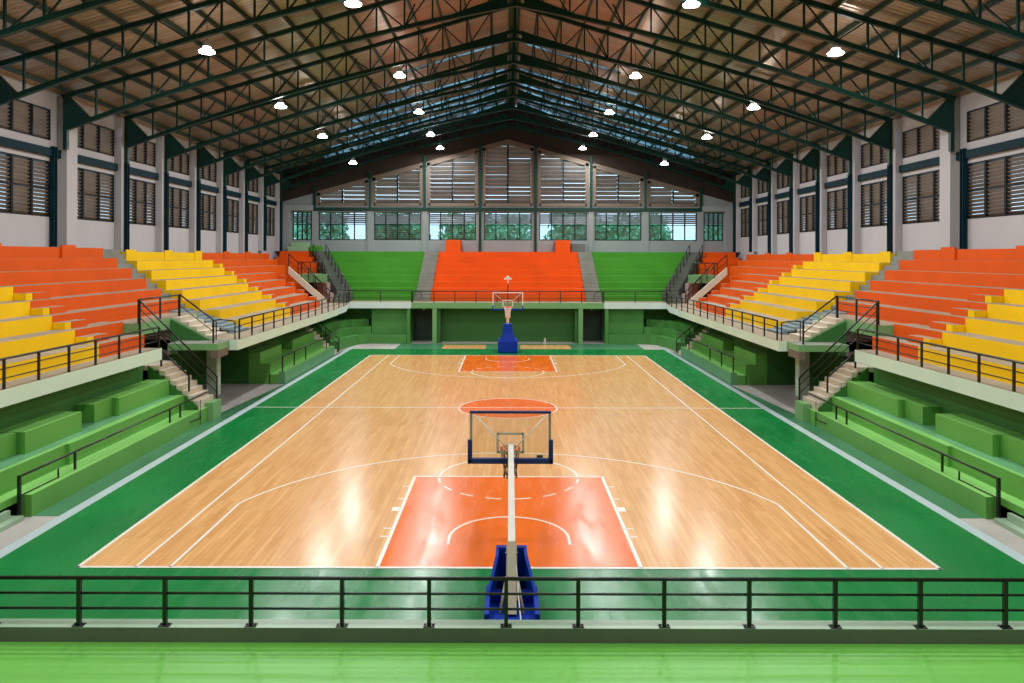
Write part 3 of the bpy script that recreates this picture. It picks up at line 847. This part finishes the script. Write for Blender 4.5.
for s in (-1, 1):
    m = MB()
    x0, x1 = s * W, s * (W + T)
    ZT = 11.55
    m.box(x0, x1, YB, COLS[0] + 0.62, 0, ZT)
    m.box(x0, x1, COLS[0] + 0.62, YF, 0, WZ['l0'])
    m.box(x0, x1, COLS[0] + 0.62, YF, WZ['l1'], WZ['u0'])
    m.box(x0, x1, COLS[0] + 0.62, YF, WZ['u1'], ZT)
    for i, (a, b) in enumerate(bays):
        nxt = bays[i + 1][0] if i + 1 < len(bays) else YF
        m.box(x0, x1, b, nxt, WZ['l0'], WZ['l1']); m.box(x0, x1, b, nxt, WZ['u0'], WZ['u1'])
    struct('wall_%s' % side(s), m, 'wall')
    # teal beam along the wall
    m = MB(); m.box(s * (W - 0.14), s * W, 12, YF, 9.03, 9.32); struct('beam_%s' % side(s), m, 'teal_beam')
    for i, y in enumerate(COLS):
        m = MB()
        if i == 3:
            m.box(s * WC, s * W, y + 0.1, y + 0.78, 5.735, 11.3)
        else:
            m.box(s * (WC + 0.06), s * W, y - 0.30, y + 0.28, (5.735 if y < 30 else 5.6 if y < 49 else 5.76), 11.3)
        struct('column', m, 'wall')
        m = MB()
        yy = y - 0.34 if i == 3 else y
        xo = 0.24 if i == 3 else 0.0
        zb_ = 5.735 if y < 30 else 5.6 if y < 49 else 5.76
        m.box(s * (WC - 0.10 + xo), s * (WC + 0.06 + xo), yy - 0.09, yy - 0.06, zb_, 9.4); m.box(s * (WC - 0.10 + xo), s * (WC + 0.06 + xo), yy + 0.06, yy + 0.09, zb_, 9.4); m.box(s * (WC - 0.035 + xo), s * (WC + xo), yy - 0.06, yy + 0.06, zb_, 9.4)
        struct('column', m, 'teal_beam')
    wl = wu = None
    lo = {}; up = {}
    for i, (a, b) in enumerate(bays):
        w = round(b - a, 3)
        c = (a + b) / 2
        for dct, z0, z1, mid in ((lo, WZ['l0'], WZ['l1'], True), (up, WZ['u0'], WZ['u1'], False)):
            if w not in dct:
                t = side_window_mesh(s, w, z0, z1, mid); dct[w] = t
            else:
                t = copy_tree(dct[w]); t.name = wname()
            t.location = (s * W, c, z0)

# ---------------------------------------------------------------- far gable wall
FX = [-14.13, -10.07, -6.07, -2.03, 2.03, 6.07, 10.07, 14.13]
def rake(x): return 13.92 - 0.275 * abs(x)
Y0, Y1 = YF, YF + 0.25
LZ0, LZ1 = 6.6, 8.64
GZ0 = 9.2
m = MB()
m.box(-17, 17, Y0, Y1, 0, LZ0); m.box(-17, 17, Y0, Y1, LZ1, GZ0)
opens = []
for a, b in zip(FX, FX[1:]): opens.append((a + 0.29, b - 0.29))
corner_w = [(-15.75, -14.35), (14.35, 15.75)]
low_open = [corner_w[0]] + opens + [corner_w[1]]
xprev = -17
for a, b in low_open:
    m.box(xprev, a, Y0, Y1, LZ0, LZ1); xprev = b
m.box(xprev, 17, Y0, Y1, LZ0, LZ1)
struct('wall_far', m, 'wall_far')
m = MB()
xprev = -17
for a, b in opens:
    pts = [(xprev, GZ0), (a, GZ0), (a, rake(a))]
    if xprev == -17: pts = [(-17, GZ0), (a, GZ0), (a, rake(a)), (-17, rake(17))]
    else: pts = [(xprev, GZ0), (a, GZ0), (a, rake(a)), (xprev, rake(xprev))]
    m.prism(pts, 'y', Y0, Y1); xprev = b
m.prism([(xprev, GZ0), (17, GZ0), (17, rake(17)), (xprev, rake(xprev))], 'y', Y0, Y1)
struct('wall_gable', m, 'wall_far')
m = MB()
m.prism([(-17, rake(17)), (0, rake(0)), (0, zroof(0)), (-17, zroof(17))], 'y', Y0 - 0.02, Y1)
m.prism([(17, rake(17)), (0, rake(0)), (0, zroof(0)), (17, zroof(17))], 'y', Y0 - 0.02, Y1)
struct('wall_gable_top', m, 'gable')
m = MB(); m.box(-14.2, 14.2, Y0 - 0.12, Y0, 8.72, 8.98); struct('beam_far', m, 'steel')
for i, x in enumerate(FX):
    m = MB(); m.box(x - 0.09, x + 0.09, Y0 - 0.14, Y0 - 0.0, (5.76 if i in (3, 4) else 8.7), rake(x) + 0.5); struct('column', m, 'steel')
    m = MB(); m.box(x - 0.17, x + 0.17, Y0 - 0.1, Y0, 5.76, 8.72); 
    if i not in (3, 4): struct('column', m, 'wall_far')
for s in (-1, 1):
    m = MB(); m.box(s * 15.8, s * 16.4, Y0 - 0.6, Y0, 5.76, 9.1); struct('column', m, 'wall_far')
    m = MB(); m.box(s * 14.2, s * 16.6, Y0 - 0.35, Y0, 8.72, 9.12); struct('beam_far', m, 'wall_far')

def far_low_window(w):
    n = wname()
    t = thing(n, None, None, (0, Y0, LZ0)); t['kind'] = 'structure'
    fr = MB()
    x0, x1 = -w / 2, w / 2
    f = 0.06
    zm = 7.72
    ya, yb = Y0 + 0.0, Y0 + 0.16
    fr.box(x0, x0 + f, ya, yb, LZ0, LZ1); fr.box(x1 - f, x1, ya, yb, LZ0, LZ1); fr.box(x0, x1, ya, yb, LZ0, LZ0 + f); fr.box(x0, x1, ya, yb, LZ1 - f, LZ1)
    for k in (1, 2, 3): fr.box(x0 + w * k / 4 - 0.035, x0 + w * k / 4 + 0.035, ya - 0.01, yb, LZ0, LZ1)
    fr.box(x0, x1, ya, yb, zm - 0.03, zm + 0.03)
    fr.build('window_frame', 'frame_black', t)
    m = MB()
    z = zm + 0.08
    while z < LZ1 - 0.1:
        m.add([(x0, ya + 0.03, z), (x1, ya + 0.03, z), (x1, ya + 0.10, z + 0.135), (x0, ya + 0.10, z + 0.135), (x0, ya + 0.036, z - 0.003), (x1, ya + 0.036, z - 0.003), (x1, ya + 0.106, z + 0.132), (x0, ya + 0.106, z + 0.132)],
              [(0, 1, 2, 3), (7, 6, 5, 4), (0, 4, 5, 1), (2, 6, 7, 3), (1, 5, 6, 2), (0, 3, 7, 4)])
        z += 0.15
    m.build('louvres', 'frosted', t)
    m = MB(); m.box(x0 + f, x1 - f, ya + 0.07, ya + 0.075, LZ0 + f, zm - 0.03)
    g = m.build('pane', 'glass', t)
    m = MB()
    z = LZ0 + 0.18
    while z < zm - 0.05:
        m.box(x0 + f, x1 - f, ya + 0.06, ya + 0.09, z - 0.006, z + 0.006); z += 0.15
    m.build('glazing_bar', 'frame_grey', t)
    return t
src = None
for a, b in opens:
    w = round(b - a, 2)
    if src is None: t = far_low_window(w); src = (t, w)
    else:
        t = copy_tree(src[0]); t.name = wname()
        t.scale.x = w / src[1]
    t.location = ((a + b) / 2, Y0, LZ0)
cw = None
for a, b in corner_w:
    if cw is None: cw = far_low_window(b - a); t = cw
    else: t = copy_tree(cw); t.name = wname()
    t.location = ((a + b) / 2, Y0, LZ0)

def gable_window(a, b):
    t = thing(wname(), None, None, ((a + b) / 2, Y0, GZ0)); t['kind'] = 'structure'
    fw = 0.20
    fr = MB()
    yb, ya = Y0 + 0.12, Y0 - 0.05
    def top(x): return rake(x) + 0.02
    # beige surround
    fr.box(a - 0.13, a + 0.10, ya, yb, GZ0 - 0.08, top(a + 0.1) - 0.12); fr.box(b - 0.10, b + 0.13, ya, yb, GZ0 - 0.08, top(b - 0.1) - 0.12); fr.box(a, b, ya, yb, GZ0 - 0.12, GZ0 + 0.12)
    xs = [a - 0.13] + ([0.0] if a < 0 < b else []) + [b + 0.13]
    for p, q in zip(xs, xs[1:]):
        fr.prism([(p, top(p) - 0.30), (q, top(q) - 0.30), (q, top(q) + 0.05), (p, top(p) + 0.05)], 'y', ya, yb)
    fr.build('surround', 'beige', t)
    fr = MB(); c = (a + b) / 2
    fr.box(c - 0.05, c + 0.05, Y0, Y0 + 0.1, GZ0, top(c) - 0.28)
    fr.box(a + 0.1, b - 0.1, Y0, Y0 + 0.1, GZ0 + 0.12, GZ0 + 0.16)
    fr.build('window_frame', 'frame_black', t)
    m = MB()
    z = GZ0 + 0.28
    pitch = 0.30
    while True:
        lim = (13.92 - 0.10 - z) / 0.275        # |x| where the slat meets the rake
        xa, xb = max(a + 0.1, -lim), min(b - 0.1, lim)
        if xb - xa < 0.15 or lim < 0: break
        for p, q in ((xa, min(xb, c - 0.05)), (max(xa, c + 0.05), xb)):
            if q - p < 0.05: continue
            dz = random.uniform(-0.03, 0.03)
            vs = [(p, Y0 + 0.02, z + 0.10 + dz), (q, Y0 + 0.02, z + 0.10 + dz), (q, Y0 + 0.26, z - 0.148), (p, Y0 + 0.26, z - 0.148)]
            m.add(vs + [(x, y, zz + 0.02) for x, y, zz in vs], [(0, 3, 2, 1), (4, 5, 6, 7), (0, 1, 5, 4), (1, 2, 6, 5), (2, 3, 7, 6), (3, 0, 4, 7)])
        z += pitch
    m.build('louvres', 'slat_grey', t)
for a, b in opens: gable_window(a, b)

# wall behind the camera
m = MB(); m.prism([(-17, 0), (17, 0), (17, zroof(17)), (0, zroof(0)), (-17, zroof(17))], 'y', YB - 0.2, YB); struct('wall_near', m, 'wall')

# ---------------------------------------------------------------- roof
# translucent sheets added for blue light, laid along the slope between the opaque ones: (y0, y1, x_inner, x_outer)
SKY = [(53.0, 54.5, 0.45, 13.5), (50.9, 52.6, 0.45, 12.2), (48.9, 49.9, 0.45, 10.8), (47.2, 48.3, 0.45, 10.8), (45.3, 46.3, 0.45, 9.6), (43.6, 44.2, 0.45, 8.0), (41.3, 41.9, 0.6, 7.0), (38.2, 38.6, 0.6, 5.5)]
for s in (-1, 1):
    m = MB()
    def strip(xa, xb, ya, yb, dz=0.0):
        m.prism([(fx(s, xa), zroof(xa) + dz), (fx(s, xb), zroof(xb) + dz), (fx(s, xb), zroof(xb) + 0.06 + dz), (fx(s, xa), zroof(xa) + 0.06 + dz)], 'y', ya, yb)
    yprev = YF + 0.6
    for ya, yb, xa, xb in SKY:
        strip(0, 17.4, yb, yprev); strip(0, xa, ya, yb); strip(xb, 17.4, ya, yb); yprev = ya
    strip(0, 17.4, YB - 0.3, yprev)
    struct('ceiling_%s' % side(s), m, 'roof')
    for k, (ya, yb, xa, xb) in enumerate(SKY):
        m = MB()
        xs = [xa - 0.05 + (xb - xa + 0.1) * i / 10 for i in range(11)]
        for p, q in zip(xs, xs[1:]):
            pts = [(fx(s, p), zroof(p) - 0.012), (fx(s, q), zroof(q) - 0.012), (fx(s, q), zroof(q) - 0.004), (fx(s, p), zroof(p) - 0.004)]
            m.prism(pts, 'y', ya - 0.05, min(yb + 0.05, 54.85))
        tag(m.build('added_skylight_sheet', 'added_skylight', None, (fx(s, (xa + xb) / 2), (ya + yb) / 2, zroof((xa + xb) / 2))), 'added bluish translucent roof sheet high under the %s slope, %s from the far wall' % (side(s), ORD[k]), 'added_skylight', 'skylight sheets')
NODES = [16.30 - 1.02 * k for k in range(16)]
for s in (-1, 1):
    for k, x in enumerate(NODES):
        m = MB(); 
        z = zt(x) + 0.15
        m.box(fx(s, x) - 0.035, fx(s, x) + 0.035, YB, YF - 0.03, z - 0.065, z + 0.09)
        tag(m.build('roof_purlin', 'steel_purlin', None, (fx(s, x), 25, z)), 'long green steel purlin under the %s roof slope, %s from the eave' % (side(s), ORD[k]), 'purlin', 'roof purlins')

def make_truss():
    t = thing('roof_truss', 'x', 'roof truss', (0, 0, 10))
    for s in (-1, 1):
        MB().beam((fx(s, 16.5), 0, zt(16.5)), (XR, 0, zt(0)), 0.13, 0.16).build('top_chord', 'steel', t)
        n = 22
        pts = [16.45 * (1 - i / n) for i in range(n + 1)]
        for off, nm in ((0, 'bottom_chord'),):
            m = MB()
            for p, q in zip(pts, pts[1:]):
                m.beam((fx(s, p), 0, zb(p)), (fx(s, q), 0, zb(q)), 0.16, 0.15)
            m.build(nm, 'steel', t)
        m = MB(); m.prism([(fx(s, 16.45), 11.32), (fx(s, 16.25), 11.32), (fx(s, 15.45), zb(15.45) + 0.05), (fx(s, 15.45), zb(15.45) - 0.06), (fx(s, 16.45), 10.02)], 'y', -0.07, 0.07); m.build('gusset_plate', 'steel', t)
        m = MB(); m.prism([(fx(s, 2.9), zb(2.9)), (fx(s, 0.3), zb(0.3) + 0.42), (fx(s, 0.3), zb(0.3) - 0.03)], 'y', -0.06, 0.06); m.build('apex_plate', 'steel', t)
        m = MB(); m.beam((fx(s, 16.38), 0, 10.05), (fx(s, 16.38), 0, 9.35), 0.14, 0.16); m.build('bracket', 'steel', t)
        for k, x in enumerate(NODES):
            if k < 1: continue
            MB().beam((fx(s, x), 0, zb(x)), (fx(s, x), 0, zt(x)), 0.06, 0.07, 0, (0, 1, 0)).build('vertical', 'steel', t)
            if 5 <= k < len(NODES) - 0:
                x2 = NODES[k - 1]
                a, b = (x2, x) if k % 2 else (x, x2)
                MB().beam((fx(s, a), 0.0, zb(a)), (fx(s, b), 0.0, zt(b)), 0.045, 0.05, 0, (0, 1, 0)).build('diagonal', 'steel', t)
            if k in (3, 6, 9, 12):
                MB().beam((fx(s, x), 0.05, zb(x) + 0.05), (fx(s, x - 0.25), 1.0, zt(x) + 0.06), 0.05, 0.05, 0, (0, 1, 0)).build('knee_brace', 'steel', t)
    MB().beam((XR, 0, zb(0) - 0.05), (XR, 0, zt(0)), 0.12, 0.12, 0, (0, 1, 0)).build('king_post', 'steel', t)
    return t
tr = None
TY = [y for y in COLS if y > 18]
for i, y in enumerate(reversed(TY)):
    t = tr if tr else None
    if tr is None: tr = make_truss(); t = tr
    else: t = copy_tree(tr)
    t.location = (0, y, 10)
    t['label'] = 'arched dark green steel roof truss, %s counted from the far gable wall' % ORD[i]
    t['group'] = 'roof trusses'

# ridge vent box seen between the trusses
m = MB(); m.beam((XR, YB, zt(0) + 0.16), (XR, YF - 0.03, zt(0) + 0.16), 0.5, 0.14)
tag(m.build('ridge_beam', 'steel', None, (0, 25, zt(0))), 'dark green ridge beam running along the peak of the roof', 'beam')

# ---------------------------------------------------------------- lamps
LAMP_W = 350
def make_lamp(x, y, z):
    t = thing('high_bay_lamp', 'x', 'lamp', (x, y, z))
    zr = zroof((x - XR) * 16.4 / (16.4 - XR if x > 0 else 16.4 + XR)) - 0.03
    MB().tube([(x, y, z + 0.34), (x, y, zr)], 0.012, 6).build('rod', 'black', t)
    MB().lathe([(0.06, 0.36), (0.10, 0.34), (0.11, 0.20), (0.14, 0.17), (0.14, 0.15)], (x, y, z), 16).build('shade', 'aluminium', t)
    MB().lathe([(0.13, 0.145), (0.15, 0.09), (0.22, 0.035), (0.27, 0.0), (0.25, -0.04), (0.01, -0.05)], (x, y, z), 20).build('lens', 'lamp', t)
    ld = bpy.data.lights.new('lamp_light', 'AREA')
    ld.shape = 'DISK'; ld.size = 0.5; ld.energy = LAMP_W; ld.color = (0.98, 1.0, 1.0)
    lo = bpy.data.objects.new('lamp_light', ld); COL.objects.link(lo)
    lo.parent = t; lo.location = (0, 0, -0.10)
    return t
# (distance along the hall, height, left offset, right offset)
outer = [(24.9, 12.2, -10.03, 10.85), (32.9, 11.97, -10.0, 10.75), (40.4, 11.85, -10.0, 10.7), (48.4, 11.42, -10.0, 10.1)]
inner = [(23.4, 13.3, -4.87, 5.68), (33.3, 13.43, -4.84, 5.64), (40.7, 13.23, -4.85, 5.48), (47.0, 13.03, -4.86, 5.33), (53.0, 13.05, -4.8, 5.28)]
for s in (-1, 1):
    for k, (y, z, xl, xr) in enumerate(reversed(outer)):
        t = make_lamp(xl if s < 0 else xr, y, z)
        t['label'] = 'glowing high bay lamp hung low under the %s slope near the wall, %s from far' % (side(s), ORD[k]); t['group'] = 'hanging hall lamps'
    for k, (y, z, xl, xr) in enumerate(reversed(inner)):
        t = make_lamp(xl if s < 0 else xr, y, z)
        t['label'] = 'glowing high bay lamp in the row just %s of the ridge, %s from far' % (side(s), ORD[k]); t['group'] = 'hanging hall lamps'
    for k, (x, y, z) in enumerate(((10, 16.5, 12.0), (4.85, 15.5, 13.3), (10, 8.5, 12.0), (4.85, 7.0, 13.3))):
        t = make_lamp(s * x, y, z)
        t['label'] = 'high bay lamp above the near stand on the %s, %s outside the view' % (side(s), ORD[k]); t['group'] = 'hanging hall lamps'

# ---------------------------------------------------------------- basketball hoops
def board(t, xc, y, z0, w, h, d, near):
    """d: direction the face looks along y"""
    g = MB(); g.box(xc - w / 2, xc + w / 2, y - 0.008, y + 0.008, z0, z0 + h); g.build('backboard', 'glass_board', t)
    f = 0.035
    fr = MB()
    side_m, top_m = ('frame_grey', 'navy') if near else ('pole_white', 'pole_white')
    fr.box(xc - w / 2 - f, xc - w / 2 + f * 0.4, y - 0.03, y + 0.03, z0, z0 + h, 0); fr.box(xc + w / 2 - f * 0.4, xc + w / 2 + f, y - 0.03, y + 0.03, z0, z0 + h, 0)
    fr.box(xc - w / 2 - f, xc + w / 2 + f, y - 0.032, y + 0.032, z0 + h - f, z0 + h + f * 0.3, 1)
    fr.build('backboard_frame', [side_m, top_m], t)
    p = MB()
    k = 0.075 if near else 0.045
    ph = h * 0.42 if near else h * 0.25
    p.box(xc - w / 2 - k, xc + w / 2 + k, y - 0.05, y + 0.05, z0 - k, z0 + 0.03)
    p.box(xc - w / 2 - k, xc - w / 2 + 0.01, y - 0.05, y + 0.05, z0 - k, z0 + ph); p.box(xc + w / 2 - 0.01, xc + w / 2 + k, y - 0.05, y + 0.05, z0 - k, z0 + ph)
    p.build('edge_padding', 'navy' if near else 'blue', t, None, 0.015)
    sq = MB()
    sw, sh, lw = w * 0.33, h * 0.43, 0.045
    zs = z0 + h * 0.13
    yo = y + d * 0.012
    for a in (-1, 1): sq.box(xc + a * sw / 2 - lw / 2, xc + a * sw / 2 + lw / 2, yo - 0.004, yo + 0.004, zs, zs + sh)
    sq.box(xc - sw / 2, xc + sw / 2, yo - 0.004, yo + 0.004, zs + sh - lw, zs + sh); sq.box(xc - sw / 2, xc + sw / 2, yo - 0.004, yo + 0.004, zs, zs + lw)
    sq.build('target_square', 'pole_white', t)
    # rim and net
    R = 0.20
    zr = z0 + h * 0.15
    cy = y + d * (0.13 + R)
    r_ = MB().tube([(xc + R * math.cos(2 * PI * i / 24), cy + R * math.sin(2 * PI * i / 24), zr) for i in range(24)], 0.012, 6, 0, True)
    r_.box(xc - 0.09, xc + 0.09, y + d * 0.012, y + d * 0.15, zr - 0.05, zr + 0.02)
    rim = r_.build('rim', 'rim', t)
    nm = MB()
    L = 12
    prof = [(R, 0), (R * 0.86, -0.14), (R * 0.72, -0.28), (R * 0.62, -0.43), (R * 0.66, -0.58)]
    if not near: prof = [(R, 0), (R * 0.8, -0.12), (R * 0.68, -0.26), (R * 0.62, -0.42), (R * 0.66, -0.56)]
    for i in range(L):
        for dirn in (-1, 1):
            pts = []
            for k_, (rr, dz) in enumerate(prof):
                a = 2 * PI * (i + dirn * 0.5 * k_) / L
                pts.append((xc + rr * math.cos(a), cy + rr * math.sin(a), zr + dz))
            nm.tube(pts, 0.009 if near else 0.011, 4)
    nm.build('net', 'net_old' if near else 'net_white', rim)
    return zr

# near hoop, arm lowered
XC = 0.035
t = thing('basketball_hoop', 'near basketball hoop seen from behind, arm lowered, with blue padded base', 'basketball hoop', (XC, 11.5, 0))
YBD = 14.5
Zb0 = 1.50
board(t, XC - 0.01, YBD, Zb0, 1.50, 0.93, 1, True)
m = MB(); m.box(XC - 0.40, XC + 0.40, 10.75, 11.65, 0.05, 0.09)
for a in (-1, 1): m.box(XC + a * 0.40, XC + a * 0.33, 10.75, 11.7, 0.03, 0.30)
m.box(XC - 0.40, XC + 0.40, 11.55, 11.65, 0.05, 0.26); m.box(XC - 0.33, XC + 0.33, 10.72, 10.8, 0.03, 0.2)
base = m.build('base', 'blue', t, None, 0.01)
w_ = MB()
for a in (-1, 1):
    for yy in (10.95, 11.5): w_.lathe([(0.03, 0.0), (0.03, 0.05)], (XC + a * 0.2, yy, 0.005), 10)
w_.build('caster', 'black', base)
# U shaped pad: two flared wings and a front
pd = MB()
for a in (-1, 1):
    vs = [(XC + a * 0.40, 11.3, 0.30), (XC + a * 0.35, 11.3, 0.30), (XC + a * 0.20, 12.25, 0.02), (XC + a * 0.25, 12.25, 0.02),
          (XC + a * 0.255, 11.9, 0.68), (XC + a * 0.20, 11.9, 0.68), (XC + a * 0.20, 12.25, 0.68), (XC + a * 0.25, 12.25, 0.68)]
    pd.add([vs[0], vs[1], vs[2], vs[3], vs[4], vs[5], vs[6], vs[7]], [(0, 1, 2, 3), (4, 7, 6, 5), (0, 4, 5, 1), (1, 5, 6, 2), (2, 6, 7, 3), (3, 7, 4, 0)])
pd.box(XC - 0.25, XC + 0.25, 12.2, 12.32, 0.02, 0.69)
pd.build('front_pad', 'blue', t, None, 0.008)
MB().beam((XC, 11.15, 0.08), (XC, 11.95, 0.86), 0.14, 0.14).build('mast', 'pole_grey', t)
arm = MB()
p, q = Vector((XC, 11.9, 0.82)), Vector((XC + 0.0, YBD - 0.22, 1.80))
n_ = 1
a0, a1 = 0.058, 0.05
vs = [(p.x - a0, p.y, p.z - 0.06), (p.x + a0, p.y, p.z - 0.06), (p.x + a0, p.y, p.z + 0.06), (p.x - a0, p.y, p.z + 0.06), (q.x - a1, q.y, q.z - 0.05), (q.x + a1, q.y, q.z - 0.05), (q.x + a1, q.y, q.z + 0.05), (q.x - a1, q.y, q.z + 0.05)]
arm.add(vs, [(0, 3, 2, 1), (4, 5, 6, 7), (0, 1, 5, 4), (1, 2, 6, 5), (2, 3, 7, 6), (3, 0, 4, 7)])
arm.build('arm', 'pole_white', t)
MB().box(XC - 0.06, XC + 0.06, YBD - 0.25, YBD - 0.012, 1.66, 1.84).build('mount', 'pole_grey', t)
MB().beam((XC - 0.075, 11.3, 0.25), (XC - 0.075, 12.0, 0.8), 0.02, 0.03).beam((XC + 0.075, 11.3, 0.25), (XC + 0.075, 12.0, 0.8), 0.02, 0.03).tube([(XC - 0.10, 11.86, 0.74), (XC + 0.10, 11.86, 0.74)], 0.015, 8).build('linkage', 'pole_grey', t)
for a in (-1, 1):
    MB().tube([(XC + a * 0.06, YBD - 0.22, 1.76), (XC + a * 0.66, YBD - 0.03, Zb0 + 0.84)], 0.012, 6).build('brace', 'pole_white', t)
    MB().tube([(XC + a * 0.18, 11.2, 0.09), (XC + a * 0.08, 11.55, 0.50)], 0.022, 6).build('stay', 'pole_grey', t)
MB().tube([(XC + 0.07, 11.7, 0.6), (XC + 0.10, 11.3, 0.3), (XC + 0.13, 11.0, 0.1), (XC + 0.2, 10.9, 0.07)], 0.012, 5).build('cable', 'pole_white', t)
MB().box(XC + 0.5, XC + 0.62, YBD + 0.04, YBD + 0.10, Zb0 + 0.03, Zb0 + 0.07).build('latch', 'black', t)

# far hoop
XC = 0.0
t = thing('basketball_hoop', 'far basketball hoop facing us, tall blue padded base, shot clock lamp above', 'basketball hoop', (XC, 42.6, 0))
YBD = 40.0
Zb0 = 2.60
board(t, XC, YBD, Zb0, 1.56, 0.90, -1, False)
m = MB(); m.box(XC - 0.55, XC + 0.55, 42.0, 43.6, 0.02, 0.68); m.build('base', 'blue', t, None, 0.03)
m = MB()
m.add([(XC - 0.44, 42.05, 0.68), (XC + 0.44, 42.05, 0.68), (XC + 0.44, 42.7, 0.68), (XC - 0.44, 42.7, 0.68), (XC - 0.30, 42.15, 1.1), (XC + 0.30, 42.15, 1.1), (XC + 0.30, 42.7, 1.1), (XC - 0.30, 42.7, 1.1), (XC - 0.24, 42.2, 1.62), (XC + 0.24, 42.2, 1.62), (XC + 0.24, 42.65, 1.62), (XC - 0.24, 42.65, 1.62)],
      [(0, 1, 5, 4), (1, 2, 6, 5), (2, 3, 7, 6), (3, 0, 4, 7), (4, 5, 9, 8), (5, 6, 10, 9), (6, 7, 11, 10), (7, 4, 8, 11), (8, 9, 10, 11), (0, 3, 2, 1)])
m.build('front_pad', 'blue', t)
MB().beam((XC, 42.45, 1.55), (XC, 42.1, 2.4), 0.16, 0.18).build('mast', 'pole_white', t)
MB().beam((XC, 42.15, 2.3), (XC, YBD + 0.25, 2.82), 0.10, 0.12).build('arm', 'pole_white', t)
MB().box(XC - 0.10, XC + 0.10, YBD + 0.012, YBD + 0.28, 2.70, 2.92).build('mount', 'pole_grey', t)
for a in (-1, 1):
    MB().tube([(XC + a * 0.06, YBD + 0.25, 2.85), (XC + a * 0.68, YBD + 0.03, Zb0 + 0.82)], 0.018, 6).build('brace', 'pole_white', t)
MB().beam((XC, YBD + 0.22, 2.85), (XC, YBD + 0.22, 3.98), 0.05, 0.05, 0, (0, 1, 0)).build('clock_pole', 'black', t)
MB().box(XC - 0.20, XC + 0.20, YBD + 0.16, YBD + 0.30, 4.18, 4.28).lathe([(0.08, 0.1), (0.06, 0.2)], (XC, YBD + 0.23, 4.18), 10).box(XC - 0.03, XC + 0.03, YBD + 0.2, YBD + 0.25, 3.95, 4.2).build('shot_clock', 'pole_white', t)

# ---------------------------------------------------------------- outside
m = MB(); m.box(-70, 70, YF + 0.6, 74, -0.3, 0.0); struct('ground', m, 'soil')
def make_tree(mat, seed, ch, cw):
    rnd = random.Random(seed)
    t = thing('garden_tree', 'x', 'tree', (0, 0, 0))
    MB().tube([(0, 0, 0), (0.1, 0.05, 2.0), (0.0, 0.1, 4.2)], 0.16, 8).build('trunk', 'bark', t)
    m = MB()
    for c in range(20):
        cc = Vector((rnd.uniform(-cw, cw) * 0.7, rnd.uniform(-cw, cw) * 0.7, rnd.uniform(4.2, ch)))
        for k in range(170):
            d = Vector((rnd.gauss(0, 1), rnd.gauss(0, 1), rnd.gauss(0, 1))).normalized() * rnd.uniform(0.5, 1.0) * cw * 0.5
            p = cc + d
            a = Vector((rnd.gauss(0, 1), rnd.gauss(0, 1), rnd.gauss(0, 1))).normalized() * 0.26
            b = a.cross(Vector((rnd.gauss(0, 1), rnd.gauss(0, 1), rnd.gauss(0, 1)))).normalized() * 0.17
            m.add([p - a, p + b, p + a, p - b], [(0, 1, 2, 3)])
    m.build('foliage', mat, t)
    return t
ta = make_tree('leaf', 3, 8.6, 2.5); tb = make_tree('leaf2', 5, 8.5, 2.2)
ta.location = (-8.8, 59.8, 0); ta['label'] = 'green tree outside the second window from the left on the far wall'
tb.location = (-15.2, 59.4, 0); tb['label'] = 'light green tree outside the corner window at far left'
for src_, x, y, l in ((ta, -3.6, 67.0, 'green tree outside the third far window from the left'), (tb, 4.4, 59.5, 'light green tree outside the window right of the far middle'),
                      (ta, 8.6, 66.0, 'dark green tree behind the light tree right of the far middle'), (tb, 0.3, 71.0, 'distant light tree past the middle far windows'), (ta, 13.2, 70, 'distant green tree outside the second far window from the right'), (tb, 16.6, 60, 'light green tree outside the far right corner window')):
    c = copy_tree(src_); c.location = (x, y, 0); c.rotation_euler.z = x; c['label'] = l
for nm, x0, x1, y, z1, l in (('outside_building', -13.0, -11.2, 75, 9.0, 'white building slice seen between trees through the first far window'), ('outside_building', 8, 16, 82, 7.4, 'pale low building beyond the right far windows')):
    m = MB(); m.box(x0, x1, y, y + 6, 0, z1, 0); m.prism([(x0 - 0.3, z1), (x1 + 0.3, z1), ((x0 + x1) / 2, z1 + 1.0)], 'y', y - 0.3, y + 6.3)
    tag(m.build(nm, 'pale_block', None, ((x0 + x1) / 2, y, 0)), l, 'building')

# ---------------------------------------------------------------- world, camera, view
w = bpy.data.worlds.new('sky'); SC.world = w
w.use_nodes = True
nt = w.node_tree
bg = nt.nodes['Background']
bg.inputs['Color'].default_value = (0.55, 0.80, 1.0, 1)
bg.inputs['Strength'].default_value = 2.2

cam = bpy.data.cameras.new('camera')
cam.sensor_width = 36
cam.lens = 750 / 1024 * 36
cam.shift_x = (512 - 507) / 1024
cam.shift_y = -(341.5 - 256.3) / 1024
cam.clip_end = 400
co = bpy.data.objects.new('camera', cam); COL.objects.link(co)
co.location = (-0.05, 0, 5.43)
co.rotation_euler = (PI / 2, math.radians(0.14), 0)
co.rotation_mode = 'XYZ'
co.matrix_world = Matrix.Translation((-0.05, 0, 5.43)) @ Matrix.Rotation(PI / 2, 4, 'X') @ Matrix.Rotation(math.radians(0.14), 4, 'Z')
SC.camera = co

SC.view_settings.view_transform = 'Standard'
SC.view_settings.look = 'None'
SC.view_settings.exposure = 0.0
SC.view_settings.gamma = 1.0
SC.view_settings.use_curve_mapping = False
try:
    SC.cycles.use_denoising = True
    SC.cycles.max_bounces = 8
    SC.cycles.caustics_reflective = False
    SC.cycles.caustics_refractive = False
    SC.cycles.sample_clamp_indirect = 6
except Exception:
    pass
